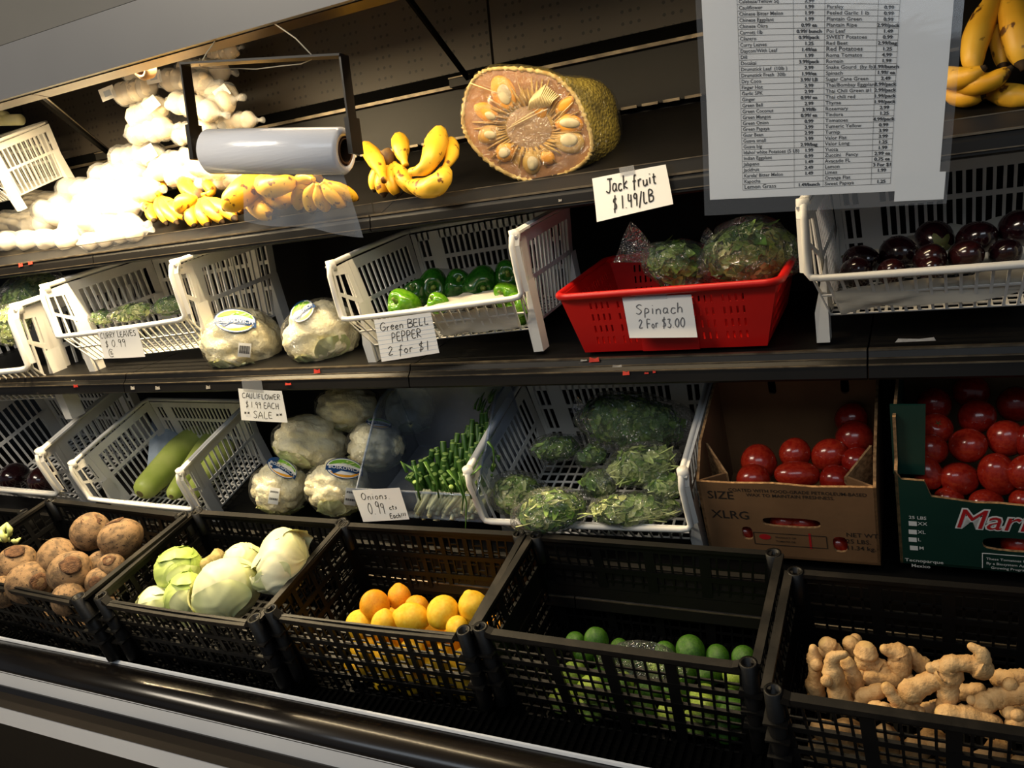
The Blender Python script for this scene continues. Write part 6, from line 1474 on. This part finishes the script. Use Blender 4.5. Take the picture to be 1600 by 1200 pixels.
for i in range(16):
    u0 = 832 + i * 2.2; p = jf(u0 - 6, 172 - i * .4, .012); q = jf(834 + i * 2.6, 132 + abs(i - 7) * 2.2, .010); m_ = (p + q) / 2 + nj * .010; mb.tube([p, m_, q, q - nj * .006], [.0012, .0016, .0012, .0006], 5)
for (a, b) in (((793, 201), (850, 172)), ((800, 195), (845, 168)), ((735, 130), (790, 150)), ((875, 180), (895, 160))): mb.tube([jf(*a, .011), (jf(*a, .014) + jf(*b, .014)) / 2, jf(*b, .011)], .001, 5)
tag(build(mb, 'loose_fibre', M['fibre'], jack), kind='stuff')
mb = MB()
def wr(s, t):
    if t < .5:
        k = t / .5; p = ring_pt(s); return C0 + (p - C0) * k * 1.02 + nj * (.0125 + .0035 * math.sin(21 * s * 6.28 * .3 + 8 * k)) * (1 - .6 * k ** 4)
    return None
def wr2(s, t):
    if t < .4: k = t / .4; p = ring_pt(s); return C0 + (p - C0) * k * 1.025 + nj * (.0135 + .003 * math.sin(13 * s + 8 * k)) * (1 - .7 * k ** 6)
    k = (t - .4) / .6 * .97; q = jb(s, k); c_ = C0 + back * k; return c_ + (q - c_) * (1.035 + .008 * math.sin(40 * s + 5 * k))
mb.grid(wr2, 70, 40, wrap=True); build(mb, 'cling_wrap', M['film'], jack)

# ------------------------------------------------------------------ green onions
on = random.Random(21)
bunch = empty('green_onion_bunch', l3(w3 * .6, .05, .01), 'bunch of cut green onions standing in the clear bluish bin', 'green onions')
tips = []
cnt = 0
while cnt < 165:
    u = on.uniform(640, 772); v = on.uniform(652, 756)
    if v < 755 - (u - 632) * .78 - 14 or v > 772 - (u - 640) * .20: continue
    cnt += 1
    f_ = (u - 640) / 132
    root_u = 655 + f_ * 88 + on.uniform(-14, 14); root_v = 806 + on.uniform(-16, 8)
    yb = 1.515 + on.uniform(0, .05); yt = 1.50 + (770 - v) / 110 * .14 + on.uniform(-.01, .02)
    b_ = at(root_u, root_v, yb); t_ = at(u, v, yt); t_ = t_ + np.array([on.uniform(-.02, .02), on.uniform(-.015, .015), on.uniform(-.012, .014)]); m1 = b_ * .55 + t_ * .45 + np.array([on.uniform(-.016, .016), .015, -.004]); r_ = on.uniform(.0046, .0074)
    mb = MB(); mb.tube([b_, b_ * .8 + m1 * .2, m1, m1 * .5 + t_ * .5 + np.array([0, .004, .006]), t_, t_ + (t_ - m1) * .02], [r_ * .9, r_ * .95, r_, r_ * 1.05, r_ * 1.1, r_ * .85], 7, mi=[1, 1, 0, 0, 2], caps=True)
    build(mb, 'stalk', [M['onion'], M['onionwhite'], M['onionin']], bunch)
for pts in ([(648, 728), (652, 745), (653, 765), (657, 782)], [(664, 722), (672, 738), (682, 755), (686, 778)], [(717, 738), (722, 760), (729, 785), (728, 815), (727, 842)], [(700, 735), (712, 750), (724, 775), (722, 798)], [(724, 742), (730, 758), (737, 780)], [(762, 690), (770, 700), (772, 712), (771, 730)], [(636, 738), (628, 722), (640, 730), (660, 745)], [(752, 728), (742, 738), (735, 742)], [(690, 742), (698, 758), (706, 772)]):
    pp = [at(u, v, 1.475 if v > 735 else 1.485) for u, v in pts]; mb = MB(); n_ = len(pp); mb.tube(pp, [.0055 * (1 - .7 * i / n_) for i in range(n_)], 7, flat=.4); build(mb, 'leaf', M['onion'], bunch)
for i in range(34):
    u = 650 + i * 2.9; p, q = at(u, 800 + on.uniform(-8, 10), 1.51 + on.uniform(0, .03)), at(u + on.uniform(8, 22), 772 + on.uniform(-8, 8), 1.53); mb = MB(); mb.tube([p, (p + q) / 2, q], [.0062, .0058, .005], 8); build(mb, 'white_stalk', M['onionwhite'], bunch)
for i in range(12):
    u, v = on.uniform(740, 775), on.uniform(625, 670); p = at(u, v, 1.66); mb = MB(); mb.tube([p, p + np.array([.004, .0, .012]), p + np.array([.01, .01, .026])], [.004, .003, .001], 6); build(mb, 'leaf', M['onion'], bunch)

# ------------------------------------------------------------------ bagged greens
def leaf_bag(label, u, v, y, rx, ry, ang, seed, name='bagged_greens', cat='bagged greens', grp='clear bags of greens', depth=None, leaves=260, pal=('leaf', 'leafdark', 'leafpale'), tail=None, ls=.010, flat=1.0, stems=0):
    p = at(u, v, y); k = mpp(p); R = facing(ang); r = np.array([rx * k, (depth or min(rx, ry) * .9) * k, ry * k]); g = random.Random(seed)
    root = empty(name, p - np.array([0, 0, r[2]]), label, cat, grp)
    mb = MB(); mb.ball(p, r * .80, 16, 22, fn=lambda d: bumps(40, seed, .12, .4)(d), R=R); build(mb, 'packed_leaves', M['leafcore'], root)
    mb = MB()
    for i in range(leaves):
        d = np.array([g.gauss(0, 1), g.gauss(0, 1), g.gauss(0, 1)]); d /= np.linalg.norm(d); c = p + R @ (d * r * g.uniform(.78, .98))
        n = R @ (d / r); n /= np.linalg.norm(n); a = np.array([g.gauss(0, 1), g.gauss(0, 1), g.gauss(0, 1)]); a = a - n * (a @ n) * .8; a /= np.linalg.norm(a); b = np.cross(n, a); b /= np.linalg.norm(b)
        L = ls * g.uniform(.6, 1.7); w = L * g.uniform(.35, .7); 
        V = [c - a * L, c - a * L * .2 + b * w + n * L * .15, c - a * L * .2 - n * L * .08, c - a * L * .2 - b * w + n * L * .15, c + a * L * .6 + b * w * .6 + n * L * .1, c + a * L * .6 - b * w * .6 + n * L * .1, c + a * L + n * L * g.uniform(-.3, .3)]
        mb.add(V, [(0, 1, 2), (0, 2, 3), (1, 4, 2), (2, 5, 3), (2, 4, 6), (2, 6, 5)], g.choice((0, 0, 1, 1, 2)), True)
    for i in range(stems):
        c = p + R @ (np.array([g.uniform(-.8, .8), -.75, g.uniform(-.6, .6)]) * r); q = c + R @ np.array([g.uniform(-.5, .5) * r[0], g.uniform(-.1, .1) * r[1], g.uniform(-.3, .3) * r[2]]); mb.tube([c, (c + q) / 2 + R @ np.array([0, -.003, 0]), q], .0013, 5, mi=2)
    tag(build(mb, 'loose_leaves', [M[x] for x in pal], root), kind='stuff')
    mb = MB(); wv, w2 = bumps(30, seed + 3, .17, .5), waves(seed + 4, .10, 5)
    mb.ball(p, r * 1.12, 24, 34, fn=lambda d: wv(d) * w2(d), R=R)
    if tail:
        a0 = math.radians(tail[0]); dd = R @ np.array([math.cos(a0), 0, math.sin(a0)]); e = R @ np.array([-math.sin(a0), 0, math.cos(a0)]); f_ = R @ np.array([0, -1.0, 0]); s0_ = p + R @ (np.array([math.cos(a0), 0, math.sin(a0)]) * r) * .92; Lt = tail[1] * k
        def tf(s, t): return s0_ + dd * Lt * t + e * (s - .5) * Lt * (.5 + .9 * t) + f_ * (.006 * math.sin(11 * s + seed) + .012 * math.sin(5 * s + 3 * t)) * (0.3 + t)
        mb.grid(tf, 12, 8)
    build(mb, 'clear_bag', M['bagfilm'], root); return root
dk = ('leafdark', 'leaf', 'leafdark')
gS = 'bagged spinach in the red basket'
leaf_bag('smaller bag of spinach with a twisted film end, on the left in the red basket', 1062, 413, 1.58, 52, 36, -12, 1, grp=gS, leaves=420, tail=(170, 50), ls=.013, pal=('leafdark', 'leaf', 'leaf'))
leaf_bag('big full bag of spinach at the right of the red basket', 1174, 397, 1.60, 72, 50, 4, 2, grp=gS, leaves=700, tail=(150, 20), ls=.013, pal=('leaf', 'leafdark', 'leafpale'))
gH = 'bagged herbs in the white bin'
leaf_bag('long dark bag of herbs at the back of the bin', 988, 660, 1.66, 86, 44, -8, 3, grp=gH, leaves=650, pal=dk, tail=(165, 20), ls=.009)
leaf_bag('half empty greyish herb bag at the back left', 868, 700, 1.66, 36, 20, 5, 4, grp=gH, leaves=160, pal=dk, tail=(20, 34), ls=.009)
leaf_bag('bright bag of herbs with long stems in the middle right of the bin', 1003, 727, 1.575, 54, 31, 12, 5, grp=gH, leaves=380, pal=('leaf', 'leafpale', 'leafpale'), stems=40, tail=(190, 26), ls=.010)
leaf_bag('small herb bag against the right side of the bin', 1040, 760, 1.565, 30, 19, 10, 6, grp=gH, leaves=160, pal=('leaf', 'leaf', 'leafpale'), stems=14)
leaf_bag('small round herb bag between the front two', 936, 756, 1.57, 28, 22, 0, 7, grp=gH, leaves=170, pal=('leaf', 'leafpale', 'leafdark'))
leaf_bag('wide herb bag at the front left of the bin', 812, 774, 1.565, 44, 32, -12, 8, grp=gH, leaves=320, pal=('leafpale', 'leaf', 'leaf'))
leaf_bag('herb bag hanging over the front rim of the bin', 862, 798, 1.495, 56, 32, 14, 9, grp=gH, leaves=420, pal=('leafdark', 'leaf', 'leafpale'), stems=24)
leaf_bag('flat herb bag with pale stems along the front right rim', 991, 796, 1.525, 70, 24, 3, 10, grp=gH, leaves=360, pal=('leaf', 'leafpale', 'leafpale'), stems=34, tail=(0, 16))
leaf_bag('wrinkled empty looking herb bag corner beside the bright one', 925, 712, 1.62, 24, 16, 20, 12, grp=gH, leaves=70, pal=dk)
gC = 'bagged curry leaves in the white bin'
leaf_bag('small bag of curry leaves at the left of its bin', 160, 496, 1.56, 20, 11, 5, 13, grp=gC, leaves=110, pal=('leaf', 'leafdark', 'leafpale'), ls=.008)
leaf_bag('curry leaf bag with a bright crumpled end in the middle of its bin', 208, 488, 1.58, 34, 13, 12, 14, grp=gC, leaves=170, pal=('leaf', 'leafpale', 'leafpale'), tail=(0, 14), ls=.008)
leaf_bag('dark curry leaf bag at the right of its bin', 266, 478, 1.62, 28, 14, 10, 15, grp=gC, leaves=170, pal=dk, ls=.008)
leaf_bag('tall bag of leafy greens standing in the leftmost white bin', 44, 462, 1.60, 52, 30, 35, 16, grp=None, leaves=520, pal=('leafdark', 'leaf', 'leafdark'), ls=.011)
leaf_bag('bag of yellow green leaves low in the leftmost white bin', 20, 505, 1.54, 34, 24, 60, 17, grp=None, leaves=260, pal=('leafpale', 'leafpale', 'leaf'), ls=.011)
# clear bag lying on the limes
mb = MB(); p = at(1005, 1035, 1.285); mb.ball(p, (.075, .02, .035), 16, 24, fn=lambda d: bumps(40, 5, .25, .5)(d), R=facing(-6)); tag(build(mb, 'crumpled_bag', M['bagfilm']), 'crumpled clear plastic bag lying among the limes', 'plastic bag')

# ------------------------------------------------------------------ lift everything so that the shop floor is at zero
for o in bpy.data.objects:
    if o.parent is None:
        m = o.matrix_basis.copy(); m.translation.z += ZUP; o.matrix_basis = m
